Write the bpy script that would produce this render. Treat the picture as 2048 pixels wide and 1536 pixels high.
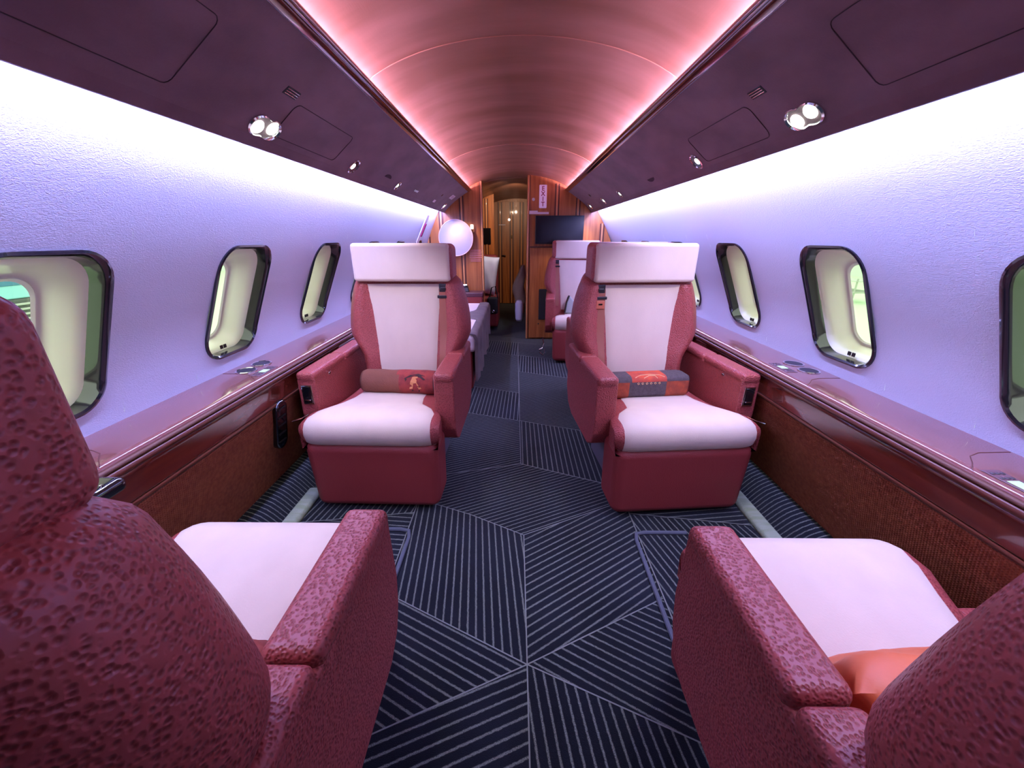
import bpy, bmesh, math, random
from mathutils import Vector, Matrix
random.seed(7)
PI = math.pi
SC = bpy.context.scene
COL = SC.collection
for o in list(bpy.data.objects):
    bpy.data.objects.remove(o, do_unlink=True)

# ------------------------------------------------------------------ camera
cam = bpy.data.cameras.new('camera'); co = bpy.data.objects.new('camera', cam); COL.objects.link(co)
cam.sensor_width = 36; cam.lens = 770 / 2048 * 36; cam.clip_start = .01; cam.clip_end = 100
co.location = (0, 0, 1.2)
co.rotation_euler = (PI/2 - math.radians(20.83), 0, .0097)
SC.camera = co
vs = SC.view_settings
vs.view_transform = 'Standard'; vs.look = 'None'; vs.gamma = 1; vs.exposure = 0.35; vs.use_curve_mapping = False

# ------------------------------------------------------------------ world (bright hangar air seen through the windows)
w = bpy.data.worlds.new('world'); SC.world = w; w.use_nodes = True
bg = w.node_tree.nodes['Background']; bg.inputs[0].default_value = (.93, 1, .84, 1); bg.inputs[1].default_value = 2.4

XC = .045                      # middle of the cabin
XB = .022                      # middle of the ceiling and bins
Y0, YP, YQ, YE = -2.4, 4.78, 6.35, 7.6   # cabin end behind, partition, second partition, end wall

def area(name, loc, rot, sx, sy, power, color, spread=PI):
    l = bpy.data.lights.new(name, 'AREA'); l.shape = 'RECTANGLE'; l.size = sx; l.size_y = sy
    l.energy = power; l.color = color; l.spread = spread
    o = bpy.data.objects.new(name, l); COL.objects.link(o); o.location = loc; o.rotation_euler = rot
    return o
def spot(name, loc, target, power, color, ang=70, blend=.8, r=.02):
    l = bpy.data.lights.new(name, 'SPOT'); l.energy = power; l.color = color
    l.spot_size = math.radians(ang); l.spot_blend = blend; l.shadow_soft_size = r
    o = bpy.data.objects.new(name, l); COL.objects.link(o); o.location = loc
    o.rotation_euler = (Vector(target) - Vector(loc)).to_track_quat('-Z', 'Y').to_euler()
    return o
WALLC = (.40, .41, 1.0)
CEILC = (1.0, .58, 1.0)
for s in (-1, 1):
    # strip in the gap between bin and side wall, washing the wall
    area('wall_wash_strip_light', (XB + s*.868, (-.4+YP)/2, 1.485), (0, -s*.35, 0), .02, YP+.3, 57, WALLC)
    # strip behind the rail of each bin, washing the ceiling
    area('ceiling_cove_strip_light', (XB + s*.565, (-.1+YP)/2, 1.69), (0, PI - s*math.radians(28), 0), .025, YP, 88, CEILC)
spot('aft_spot', (.0, 5.3, 1.76), (-.05, YE, 1.15), 30, (1, .68, .46), 80)
spot('aft_spot', (-.1, 5.0, 1.76), (-.5, YQ, 1.3), 12, (1, .72, .52), 75)
spot('aft_spot', (.05, 4.95, 1.76), (-.40, 5.35, .75), 22, (1, .92, .95), 45)  # added spot that brightens the white pillow

# ------------------------------------------------------------------ materials
MATS = {}
def mat(name, col, rough=.5, metal=0, coat=0, bump=None, var=None, spec=.5, emit=None, sheen=0, trans=0, coat_rough=.05):
    """bump=(kind, scale, strength, (sx,sy,sz)); var=(scale, colour2, (sx,sy,sz), contrast)"""
    if name in MATS: return MATS[name]
    m = bpy.data.materials.new(name); m.use_nodes = True; nt = m.node_tree; N = nt.nodes; L = nt.links
    b = N['Principled BSDF']
    b.inputs['Base Color'].default_value = (*col, 1); b.inputs['Roughness'].default_value = rough
    b.inputs['Metallic'].default_value = metal; b.inputs['Coat Weight'].default_value = coat
    b.inputs['Coat Roughness'].default_value = coat_rough
    b.inputs['Specular IOR Level'].default_value = spec
    if sheen: b.inputs['Sheen Weight'].default_value = sheen; b.inputs['Sheen Roughness'].default_value = .5
    if trans: b.inputs['Transmission Weight'].default_value = trans
    if emit:
        b.inputs['Emission Color'].default_value = (*emit[0], 1); b.inputs['Emission Strength'].default_value = emit[1]
    tc = N.new('ShaderNodeTexCoord')
    def mapped(sc):
        mp = N.new('ShaderNodeMapping'); mp.inputs['Scale'].default_value = sc
        L.new(tc.outputs['Object'], mp.inputs['Vector']); return mp.outputs[0]
    if var:
        n = N.new('ShaderNodeTexNoise'); n.inputs['Scale'].default_value = var[0]; n.inputs['Detail'].default_value = 5
        L.new(mapped(var[2]), n.inputs['Vector'])
        r = N.new('ShaderNodeValToRGB'); c = var[3]
        r.color_ramp.elements[0].position = .5-c; r.color_ramp.elements[1].position = .5+c
        r.color_ramp.elements[0].color = (*col, 1); r.color_ramp.elements[1].color = (*var[1], 1)
        L.new(n.outputs['Fac'], r.inputs[0]); L.new(r.outputs[0], b.inputs['Base Color'])
    if bump:
        kind, sc, st, asp = bump
        if kind == 'voronoi':
            n = N.new('ShaderNodeTexVoronoi'); n.feature = 'SMOOTH_F1'; n.inputs['Smoothness'].default_value = .35; n.inputs['Randomness'].default_value = .9; n.inputs['Scale'].default_value = sc
            v = mapped(asp)
            nn = N.new('ShaderNodeTexNoise'); nn.inputs['Scale'].default_value = sc*.25
            L.new(v, nn.inputs['Vector'])
            mx = N.new('ShaderNodeMixRGB'); mx.inputs[0].default_value = .004
            L.new(v, mx.inputs[1]); L.new(nn.outputs['Color'], mx.inputs[2]); L.new(mx.outputs[0], n.inputs['Vector'])
            rr = N.new('ShaderNodeMapRange'); rr.inputs['From Min'].default_value = .12; rr.inputs['From Max'].default_value = .62; rr.interpolation_type = 'SMOOTHSTEP'
            L.new(n.outputs['Distance'], rr.inputs['Value']); out = rr.outputs[0]
            cm = N.new('ShaderNodeMixRGB'); L.new(out, cm.inputs[0]); cm.inputs[1].default_value = (col[0]*.80, col[1]*.74, col[2]*.74, 1); cm.inputs[2].default_value = (col[0]*1.25, col[1]*1.5, col[2]*1.4, 1)  # dimple shade put into the colour: cells darker, raised lines lighter
            L.new(cm.outputs[0], b.inputs['Base Color'])
        elif kind == 'weave':
            a = N.new('ShaderNodeTexWave'); a.wave_type = 'BANDS'; a.bands_direction = 'Z'; a.inputs['Scale'].default_value = sc
            L.new(mapped(asp), a.inputs['Vector'])
            c2 = N.new('ShaderNodeTexWave'); c2.wave_type = 'BANDS'; c2.bands_direction = 'Y'; c2.inputs['Scale'].default_value = sc
            L.new(mapped(asp), c2.inputs['Vector'])
            mm = N.new('ShaderNodeMath'); mm.operation = 'MULTIPLY'; L.new(a.outputs['Fac'], mm.inputs[0]); L.new(c2.outputs['Fac'], mm.inputs[1]); out = mm.outputs[0]
        else:
            n = N.new('ShaderNodeTexNoise'); n.inputs['Scale'].default_value = sc; n.inputs['Detail'].default_value = 2
            n.inputs['Distortion'].default_value = 1.2 if kind == 'ripple' else 0
            L.new(mapped(asp), n.inputs['Vector']); out = n.outputs['Fac']
        bp = N.new('ShaderNodeBump'); bp.inputs['Strength'].default_value = abs(st); bp.invert = st < 0; bp.inputs['Distance'].default_value = .003
        L.new(out, bp.inputs['Height']); L.new(bp.outputs[0], b.inputs['Normal'])
    MATS[name] = m; return m

LEATHER = mat('maroon_leather', (.28, .044, .043), .42, bump=('voronoi', 165, .5, (1, 1, 1)), spec=.45)
LEATHER_S = mat('maroon_leather_smooth', (.26, .036, .034), .5, bump=('noise', 260, .35, (1, 1, 1)), spec=.35)
CREAM = mat('cream_suede', (.70, .55, .45), .75, bump=('noise', 220, .12, (1, 1, 1)), var=(9, (.64, .50, .41), (1, 1, .5), .2), sheen=.15, spec=.25)
WALLM = mat('embossed_white_leatherette', (.63, .65, .76), .55, bump=('ripple', 190, .42, (1, .75, 1.5)), spec=.3)
SUEDE = mat('plum_suede', (.110, .056, .072), .8, var=(7, (.175, .098, .118), (1, .6, 1), .16), bump=('noise', 150, .1, (1, 1, 1)), sheen=.25, spec=.2)
VENEER_C = mat('ceiling_veneer', (.38, .180, .135), .36, var=(3.2, (.25, .105, .060), (.5, 2.2, 1), .16), bump=('noise', 60, .06, (4, .4, 1)), spec=.5)
WOOD = mat('walnut_orange_wood', (.50, .17, .045), .36, coat=.12, var=(7, (.29, .082, .020), (6, 6, .35), .2))
WOOD_D = mat('dark_groove_wood', (.10, .022, .010), .4, coat=.3)
WOOD_L = mat('pale_edge_wood', (.62, .26, .10), .35, coat=.4)
GLOSSW = mat('gloss_mahogany', (.15, .028, .014), .12, coat=1.0, var=(5, (.10, .018, .012), (1, .6, 6), .2))
LEDGEW = mat('gloss_ledge_veneer', (.26, .10, .085), .14, coat=1.0, var=(4, (.20, .07, .06), (2, .5, 1), .2))
WEAVE = mat('rust_woven_fabric', (.36, .110, .050), .85, bump=('weave', 42, .8, (1, 1, 1)), var=(60, (.26, .070, .035), (1, 1, 1), .15), spec=.2)
CHROME = mat('chrome', (.75, .75, .76), .12, 1)
BLACKG = mat('black_gloss', (.006, .006, .008), .10, coat=1)
DARKM = mat('dark_metal', (.05, .045, .05), .35, .8)
BEZEL = mat('dark_chrome', (.022, .022, .028), .16, .6, coat=.8)
REVEAL = mat('ivory_plastic', (.80, .78, .66), .42, coat=.2)
PALE = mat('pale_reveal_rim', (.82, .80, .72), .4)
PLATE = mat('white_placard', (.80, .70, .78), .5)
STRAP = mat('tan_belt_webbing', (.32, .095, .060), .6, bump=('noise', 300, .2, (1, 1, 1)))
GREYP = mat('grey_plastic', (.12, .10, .12), .45)
LENS = mat('lamp_lens', (1, 1, .95), .4, emit=((.90, 1, .88), 9))
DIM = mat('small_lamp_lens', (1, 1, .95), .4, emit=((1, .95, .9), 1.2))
LCD = mat('lcd_green', (.35, .5, .3), .3, emit=((.5, .95, .45), .45))
SCREEN = mat('screen_black', (.003, .003, .006), .22, spec=.45)
GREYBL = mat('grey_brown_blanket', (.19, .13, .12), .9, bump=('noise', 60, .5, (1, 1, 1)), var=(8, (.11, .08, .08), (1, 1, 1), .2))
WHITEC = mat('white_cotton', (.80, .76, .84), .8, bump=('noise', 14, .5, (1, 1, 1)))
KHAKI = mat('khaki_cloth', (.34, .25, .15), .9, bump=('noise', 18, .6, (1, 1, 1)))
BLACKC = mat('black_cloth', (.012, .011, .014), .8)
ORANGE = mat('orange_leather', (.72, .16, .05), .5, bump=('noise', 120, .1, (1, 1, 1)))
GLASS = None
def glass():
    m = bpy.data.materials.new('window_acrylic'); m.use_nodes = True; nt = m.node_tree
    b = nt.nodes['Principled BSDF']; nt.nodes.remove(b)
    t = nt.nodes.new('ShaderNodeBsdfTransparent'); t.inputs[0].default_value = (.93, 1, .92, 1)
    g = nt.nodes.new('ShaderNodeBsdfGlossy'); g.inputs['Roughness'].default_value = .05
    mx = nt.nodes.new('ShaderNodeMixShader'); mx.inputs[0].default_value = .06
    nt.links.new(t.outputs[0], mx.inputs[1]); nt.links.new(g.outputs[0], mx.inputs[2])
    nt.links.new(mx.outputs[0], nt.nodes['Material Output'].inputs[0]); return m
GLASS = glass()

def carpet_mat():
    m = bpy.data.materials.new('navy_striped_carpet'); m.use_nodes = True; nt = m.node_tree; N = nt.nodes; L = nt.links
    b = N['Principled BSDF']; b.inputs['Roughness'].default_value = .95; b.inputs['Specular IOR Level'].default_value = .15
    b.inputs['Sheen Weight'].default_value = .12
    uv = N.new('ShaderNodeUVMap'); uv.uv_map = 'stripe'
    sp = N.new('ShaderNodeSeparateXYZ'); L.new(uv.outputs[0], sp.inputs[0])
    tc = N.new('ShaderNodeTexCoord')
    wob = N.new('ShaderNodeTexNoise'); wob.inputs['Scale'].default_value = 90; L.new(tc.outputs['Object'], wob.inputs['Vector'])
    wm = N.new('ShaderNodeMath'); wm.operation = 'MULTIPLY_ADD'; wm.inputs[1].default_value = .16; L.new(wob.outputs['Fac'], wm.inputs[0]); L.new(sp.outputs[0], wm.inputs[2])
    fr = N.new('ShaderNodeMath'); fr.operation = 'PINGPONG'; fr.inputs[1].default_value = .5; L.new(wm.outputs[0], fr.inputs[0])
    mr = N.new('ShaderNodeMapRange'); mr.inputs['From Min'].default_value = .145; mr.inputs['From Max'].default_value = .06
    L.new(fr.outputs[0], mr.inputs['Value'])
    n2 = N.new('ShaderNodeTexNoise'); n2.inputs['Scale'].default_value = 3; n2.inputs['Detail'].default_value = 4; L.new(tc.outputs['Object'], n2.inputs['Vector'])
    bc = N.new('ShaderNodeValToRGB'); e = bc.color_ramp.elements; e[0].position = .35; e[1].position = .65
    e[0].color = (.0045, .006, .010, 1); e[1].color = (.010, .0125, .020, 1)
    L.new(n2.outputs['Fac'], bc.inputs[0])
    n3 = N.new('ShaderNodeTexNoise'); n3.inputs['Scale'].default_value = 420; L.new(tc.outputs['Object'], n3.inputs['Vector'])
    mul = N.new('ShaderNodeMath'); mul.operation = 'MULTIPLY'; L.new(mr.outputs[0], mul.inputs[0])
    mr2 = N.new('ShaderNodeMapRange'); mr2.inputs['From Min'].default_value = .25; mr2.inputs['From Max'].default_value = .55; L.new(n3.outputs['Fac'], mr2.inputs['Value'])
    L.new(mr2.outputs[0], mul.inputs[1])
    mx = N.new('ShaderNodeMixRGB'); L.new(mul.outputs[0], mx.inputs[0]); L.new(bc.outputs[0], mx.inputs[1]); mx.inputs[2].default_value = (.19, .21, .175, 1)
    L.new(mx.outputs[0], b.inputs['Base Color'])
    bp = N.new('ShaderNodeBump'); bp.inputs['Strength'].default_value = .6; bp.inputs['Distance'].default_value = .003
    L.new(n3.outputs['Fac'], bp.inputs['Height']); L.new(bp.outputs[0], b.inputs['Normal'])
    return m
CARPET = carpet_mat()
PIPING = mat('slate_piping', (.10, .11, .14), .8)

# ------------------------------------------------------------------ helpers
def obj(name, bm, m, parent=None, smooth=True, wn=True, angle=40):
    bmesh.ops.recalc_face_normals(bm, faces=bm.faces[:])
    if smooth:
        for f in bm.faces: f.smooth = True
        for e in bm.edges:
            if len(e.link_faces) == 2 and e.calc_face_angle(0) > math.radians(angle): e.smooth = False
    me = bpy.data.meshes.new(name); bm.to_mesh(me); bm.free()
    o = bpy.data.objects.new(name, me); COL.objects.link(o)
    for k in (m if isinstance(m, (list, tuple)) else [m]): me.materials.append(k)
    if parent: o.parent = parent
    if smooth and wn:
        md = o.modifiers.new('wn', 'WEIGHTED_NORMAL'); md.keep_sharp = True
    return o
def thing(name, label, cat, loc=(0, 0, 0), rz=0, group=None, mtx=None):
    o = bpy.data.objects.new(name, None); COL.objects.link(o); o.empty_display_size = .1
    if mtx is not None: o.matrix_world = mtx
    else: o.location = loc; o.rotation_euler = (0, 0, rz)
    o['label'] = label; o['category'] = cat
    if group: o['group'] = group
    return o
def tag(o, label, cat, group=None):
    o['label'] = label; o['category'] = cat
    if group: o['group'] = group
    return o
def struct(o, label=None):
    o['kind'] = 'structure'
    if label: o['label'] = label
    return o
def rbox(bm, x0, x1, y0, y1, z0, z1, r=.01, seg=3, mtx=None, fn=None):
    ret = bmesh.ops.create_cube(bm, size=1); vs_ = ret['verts']
    for v in vs_:
        v.co = Vector(((x0+x1)/2 + v.co.x*(x1-x0), (y0+y1)/2 + v.co.y*(y1-y0), (z0+z1)/2 + v.co.z*(z1-z0)))
    es = list({e for v in vs_ for e in v.link_edges})
    n0 = None
    if r > 0:
        bb = bmesh.ops.bevel(bm, geom=es, offset=r, segments=seg, profile=.5, affect='EDGES')
        allv = {v for f in bb['faces'] for v in f.verts} 
        vs_ = list(allv)
    if mtx: bmesh.ops.transform(bm, matrix=mtx, verts=vs_)
    if fn:
        for v in vs_: v.co = Vector(fn(v.co))
    return vs_
def B(*a, **k):
    bm = bmesh.new(); rbox(bm, *a, **k); return bm
def prism(bm, poly, axis, a, b, r=0, seg=3, mtx=None):
    """poly of 2D points, extruded along axis ('x': poly=(y,z); 'y': poly=(x,z); 'z': poly=(x,y))"""
    def P(p, t):
        return {'x': (t, p[0], p[1]), 'y': (p[0], t, p[1]), 'z': (p[0], p[1], t)}[axis]
    va = [bm.verts.new(P(p, a)) for p in poly]; vb = [bm.verts.new(P(p, b)) for p in poly]
    n = len(poly); fs = [bm.faces.new(va), bm.faces.new(vb[::-1])]
    for i in range(n): fs.append(bm.faces.new((va[i], va[(i+1) % n], vb[(i+1) % n], vb[i])))
    vs_ = va+vb
    if r:
        es = list({e for f in fs for e in f.edges})
        bb = bmesh.ops.bevel(bm, geom=es, offset=r, segments=seg, profile=.5, affect='EDGES')
        vs_ = list({v for f in bb['faces'] for v in f.verts})
    if mtx: bmesh.ops.transform(bm, matrix=mtx, verts=[v for v in vs_ if v.is_valid])
    return vs_
def loft(bm, loops, caps=True, closed=True):
    rows = [[bm.verts.new(p) for p in lp] for lp in loops]
    n = len(rows[0])
    for a, b in zip(rows, rows[1:]):
        for i in range(n if closed else n-1):
            bm.faces.new((a[i], a[(i+1) % n], b[(i+1) % n], b[i]))
    if caps:
        bm.faces.new(rows[0][::-1]); bm.faces.new(rows[-1])
    return rows
def tube(bm, path, r, seg=10, caps=True):
    path = [Vector(p) for p in path]; loops = []
    for i, p in enumerate(path):
        d = (path[min(i+1, len(path)-1)] - path[max(i-1, 0)]).normalized()
        q = d.to_track_quat('Z', 'Y'); rr = r[i] if isinstance(r, (list, tuple)) else r
        loops.append([p + q @ Vector((math.cos(t)*rr, math.sin(t)*rr, 0)) for t in [2*PI*k/seg for k in range(seg)]])
    loft(bm, loops, caps)
def disc(bm, r, z0, z1, seg=28, c=(0, 0), sx=1, sy=1, bev=0):
    lp = lambda rr, z: [(c[0]+math.cos(2*PI*k/seg)*rr*sx, c[1]+math.sin(2*PI*k/seg)*rr*sy, z) for k in range(seg)]
    loops = [lp(r, z0), lp(r, z1-bev)]
    if bev: loops.append(lp(r-bev, z1))
    loft(bm, loops)
def ring(bm, r0, r1, z0, z1, seg=28, c=(0, 0), sx=1, sy=1):
    lp = lambda rr, z: [(c[0]+math.cos(2*PI*k/seg)*rr*sx, c[1]+math.sin(2*PI*k/seg)*rr*sy, z) for k in range(seg)]
    L_ = [lp(r1, z0), lp(r1, z1), lp((r0+r1)/2, z1*1.0+abs(r1-r0)*.25), lp(r0, z1), lp(r0, z0), lp(r1, z0)]
    loft(bm, L_, caps=False); bmesh.ops.remove_doubles(bm, verts=bm.verts[:], dist=1e-6)
def rrect(w, h, r, n=6):
    """rounded rectangle loop, half sizes w,h"""
    pts = []
    for cx, cy, a0 in ((w-r, h-r, 0), (-w+r, h-r, 90), (-w+r, -h+r, 180), (w-r, -h+r, 270)):
        for k in range(n+1):
            a = math.radians(a0 + 90*k/n); pts.append((cx+math.cos(a)*r, cy+math.sin(a)*r))
    return pts
def interp(tab, t):
    if t <= tab[0][0]: return tab[0][1]
    for (a, va), (b, vb) in zip(tab, tab[1:]):
        if t <= b:
            k = (t-a)/(b-a); return va+(vb-va)*k
    return tab[-1][1]
def smooth_interp(tab, t):
    # Catmull-Rom through table
    n = len(tab)
    if t <= tab[0][0]: return tab[0][1]
    if t >= tab[-1][0]: return tab[-1][1]
    for i in range(n-1):
        if t <= tab[i+1][0]:
            x1, y1 = tab[i]; x2, y2 = tab[i+1]
            m1 = ((y2-tab[i-1][1])/(x2-tab[i-1][0])) if i > 0 else (y2-y1)/(x2-x1)
            m2 = ((tab[i+2][1]-y1)/(tab[i+2][0]-x1)) if i+2 < n else (y2-y1)/(x2-x1)
            h = x2-x1; k = (t-x1)/h
            return (2*k**3-3*k**2+1)*y1+(k**3-2*k**2+k)*h*m1+(-2*k**3+3*k**2)*y2+(k**3-k**2)*h*m2

# ------------------------------------------------------------------ side walls with windows
WT = [(.0, 1.16), (.3, 1.24), (.55, 1.27), (.67, 1.262), (.8, 1.232), (.9, 1.197), (1.0, 1.15), (1.15, 1.075), (1.3, 1.0), (1.47, .908), (1.6, .825), (1.78, .66)]
def HW(z): return smooth_interp(WT, z)
ZB, ZT = .60, 1.78
WZ, WHH, WHW, WR = .955, .215, .152, .085         # window centre height, half height, half width, corner radius
LEFT_WIN = [.875 + .69*k for k in range(-3, 6)]
RIGHT_WIN = [.79 + .685*k for k in range(-3, 6)]
def wc(z): return XC + (XB-XC)*min(1, max(0, (z-1.15)/.3))
def wp(s, y, z, out=0): return Vector((wc(z) + s*(HW(z)+out), y, z))
def side_wall(s, wins, name):
    bm = bmesh.new()
    NZ = 44; zs = [ZB+(ZT-ZB)*i/NZ for i in range(NZ+1)]
    mw, mh = .20, .26
    za, zb = WZ-mh, WZ+mh
    def grid(y0, y1, z0, z1, ny, nz):
        rows = [[bm.verts.new(wp(s, y0+(y1-y0)*i/ny, z0+(z1-z0)*j/nz)) for i in range(ny+1)] for j in range(nz+1)]
        for j in range(nz):
            for i in range(ny): bm.faces.new((rows[j][i], rows[j][i+1], rows[j+1][i+1], rows[j+1][i]))
    y = Y0
    for c in wins:
        grid(y, c-mw, ZB, ZT, 4, NZ)
        grid(c-mw, c+mw, ZB, za, 4, 6); grid(c-mw, c+mw, zb, ZT, 4, 24)
        inner = []
        for k in range(96):
            a = 2*PI*k/96 + PI/4; d = (math.cos(a), math.sin(a))
            t = min(mw/abs(d[0]) if abs(d[0]) > 1e-9 else 9, mh/abs(d[1]) if abs(d[1]) > 1e-9 else 9)
            out_ = (d[0]*t, d[1]*t)
            # rounded rect radius along d by bisection
            lo, hi = 0, t
            for _ in range(30):
                m_ = (lo+hi)/2; qx, qy = abs(d[0]*m_)-(WHW-WR), abs(d[1]*m_)-(WHH-WR)
                sd = math.hypot(max(qx, 0), max(qy, 0)) + min(max(qx, qy), 0) - WR
                if sd < 0: lo = m_
                else: hi = m_
            inner.append((out_, (d[0]*lo, d[1]*lo)))
        for (o1, i1), (o2, i2) in zip(inner, inner[1:]+inner[:1]):
            prev = None
            for q in range(5):
                f = q/4
                p1 = (o1[0]*(1-f)+i1[0]*f, o1[1]*(1-f)+i1[1]*f); p2 = (o2[0]*(1-f)+i2[0]*f, o2[1]*(1-f)+i2[1]*f)
                cur = (bm.verts.new(wp(s, c+p1[0], WZ+p1[1])), bm.verts.new(wp(s, c+p2[0], WZ+p2[1])))
                if prev: bm.faces.new((prev[0], prev[1], cur[1], cur[0]))
                prev = cur
        y = c+mw
    grid(y, YP, ZB, ZT, 4, NZ)
    grid(YP, YE, ZB, ZT, 2, NZ)
    bmesh.ops.remove_doubles(bm, verts=bm.verts[:], dist=1e-5)
    bmesh.ops.recalc_face_normals(bm, faces=bm.faces[:])
    for f in bm.faces: f.smooth = True
    me = bpy.data.meshes.new(name); bm.to_mesh(me); bm.free()
    o = bpy.data.objects.new(name, me); COL.objects.link(o); me.materials.append(WALLM)
    ns = []
    for v in me.vertices:
        z = v.co.z; dz = (HW(z+.01)-HW(z-.01))/.02
        ns.append(Vector((-s, 0, dz)).normalized())
    # orient all faces towards the cabin
    flip = sum(1 for p in me.polygons if p.normal.dot(Vector((-s, 0, 0))) > 0) < len(me.polygons)/2
    if flip: me.flip_normals()
    me.normals_split_custom_set_from_vertices(ns)
    struct(o); return o
side_wall(-1, LEFT_WIN, 'wall_left'); side_wall(1, RIGHT_WIN, 'wall_right')

def window(n, s, c):
    root = bpy.data.objects.new('window_%d' % n, None); COL.objects.link(root); root.location = (XC+s*1.15, c, WZ); struct(root)
    off = Vector(root.location)
    def loop(w_, h_, r_, out, flat=0):
        pts = rrect(w_, h_, r_, 8)
        res = []
        for (a, b) in pts:
            p = wp(s, c+a, WZ+b, out)
            if flat:
                sl = (HW(WZ+.2)-HW(WZ-.2))/.4
                q = Vector((XC+s*(HW(WZ)+out+sl*b), c+a, WZ+b)); p = p.lerp(q, flat)
            res.append(p-off)
        return res
    bm = bmesh.new()      # bezel: dark chrome tube like frame
    loft(bm, [loop(WHW+.004, WHH+.004, WR+.004, .002), loop(WHW+.003, WHH+.003, WR+.003, -.006), loop(WHW-.004, WHH-.004, WR-.004, -.009),
              loop(WHW-.010, WHH-.010, WR-.010, -.003), loop(WHW-.012, WHH-.012, WR-.012, .010), loop(WHW-.015, WHH-.014, WR-.012, .045)], caps=False)
    obj('window_frame', bm, BEZEL, root, wn=False)
    bm = bmesh.new()
    loft(bm, [loop(WHW-.014, WHH-.013, WR-.012, .042), loop(WHW-.022, WHH-.020, WR-.018, .050), loop(WHW-.030, WHH-.028, WR-.022, .070),
              loop(WHW-.040, WHH-.040, WR-.024, .105, .5), loop(WHW-.048, WHH-.050, WR-.028, .125, 1), loop(WHW-.056, WHH-.058, WR-.032, .130, 1)], caps=False)
    obj('window_reveal', bm, REVEAL, root, wn=False)
    bm = bmesh.new()
    loft(bm, [loop(WHW-.054, WHH-.056, WR-.032, .129, 1), loop(WHW-.058, WHH-.060, WR-.034, .124, 1), loop(WHW-.064, WHH-.066, WR-.036, .130, 1)], caps=False)
    obj('window_gasket', bm, PALE, root, wn=False)
    bm = bmesh.new()
    a = loop(WHW-.062, WHH-.064, WR-.036, .134, 1)
    bm.faces.new([bm.verts.new(p) for p in a])
    obj('window_pane', bm, GLASS, root, smooth=False)
    # shade control button on the lower reveal
    t = bpy.data.objects.new('shade_button', None)
    bm = bmesh.new(); z = WZ-WHH+.030; x = HW(z)+.040
    p = Vector((XC+s*x, c, z))-off
    for k in (-1, 1): rbox(bm, p.x-.002, p.x+.002, p.y+k*.010-.008, p.y+k*.010+.008, p.z-.008, p.z+.008, .002, 2)
    obj('shade_button', bm, DARKM, root)
k = 1
for c in LEFT_WIN: window(k, -1, c); k += 1
for c in RIGHT_WIN: window(k, 1, c); k += 1

# ------------------------------------------------------------------ ceiling
def CZ(h): return 1.85 - .125*(abs(h)/.6)**2 - .035*(abs(h)/.6)**6
bm = bmesh.new()
loft(bm, [[(XB+h, Y0, CZ(h)) for h in [(-.66+1.32*i/40) for i in range(41)]], [(XB+h, YE, CZ(h)) for h in [(-.66+1.32*i/40) for i in range(41)]]], caps=False, closed=False)
struct(obj('ceiling', bm, VENEER_C, wn=False))
for i, y in enumerate((-1.6, 0.02, 1.66, 3.31, 5.0)):
    bm = bmesh.new()
    tube(bm, [(XB+h, y, CZ(h)-.0005) for h in [(-.6+1.2*j/30) for j in range(31)]], .002, 6)
    struct(obj('trim_%d' % (i+1), bm, mat('ceiling_seam_trim', (.50, .24, .17), .35)))

# ------------------------------------------------------------------ overhead bins
BP = [(.560, 1.676), (.60, 1.655), (.65, 1.622), (.70, 1.588), (.75, 1.550), (.79, 1.514), (.822, 1.486), (.838, 1.470), (.841, 1.462)]
def bin_pt(h):
    for (a, za), (b, zb) in zip(BP, BP[1:]):
        if h <= b: t = (h-a)/(b-a); return za+(zb-za)*t, math.atan2(zb-za, b-a)
    return BP[-1][1], -1
def overhead(s, y0, y1, label):
    t = thing('overhead_bin', label, 'overhead bin', (XC+s*.7, (y0+y1)/2, 1.5), group=None)
    ox, oy, oz = t.location
    def P(h, z, y): return (XB+s*h-ox, y-oy, z-oz)
    prof = BP + [(.834, 1.462), (.80, 1.52), (.66, 1.70), (.585, 1.70), (.572, 1.69)]
    bm = bmesh.new(); loft(bm, [[P(h, z, y) for h, z in prof] for y in (y0, y1)])
    obj('bin_body', bm, SUEDE, t, angle=50)
    # rail: two rounded lips of dark gloss wood
    bm = bmesh.new()
    rail = [(.520, 1.702), (.517, 1.694), (.521, 1.687), (.529, 1.685), (.534, 1.688), (.537, 1.684), (.545, 1.678), (.556, 1.674), (.563, 1.677), (.572, 1.69), (.545, 1.705)]
    loft(bm, [[P(h, z, y) for h, z in rail] for y in (y0, y1)])
    obj('bin_rail', bm, GLOSSW, t, angle=60)
    return t
overhead(-1, Y0, YP-.004, 'long plum suede overhead bin along the left side of the ceiling')
overhead(1, Y0, YP-.004, 'long plum suede overhead bin along the right side of the ceiling')
for s in (-1, 1):
    y0 = YP+.06; o = overhead(s, y0, YQ-.03, 'short suede bin beyond the wood partition, %s side' % ('left' if s < 0 else 'right'))

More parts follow.
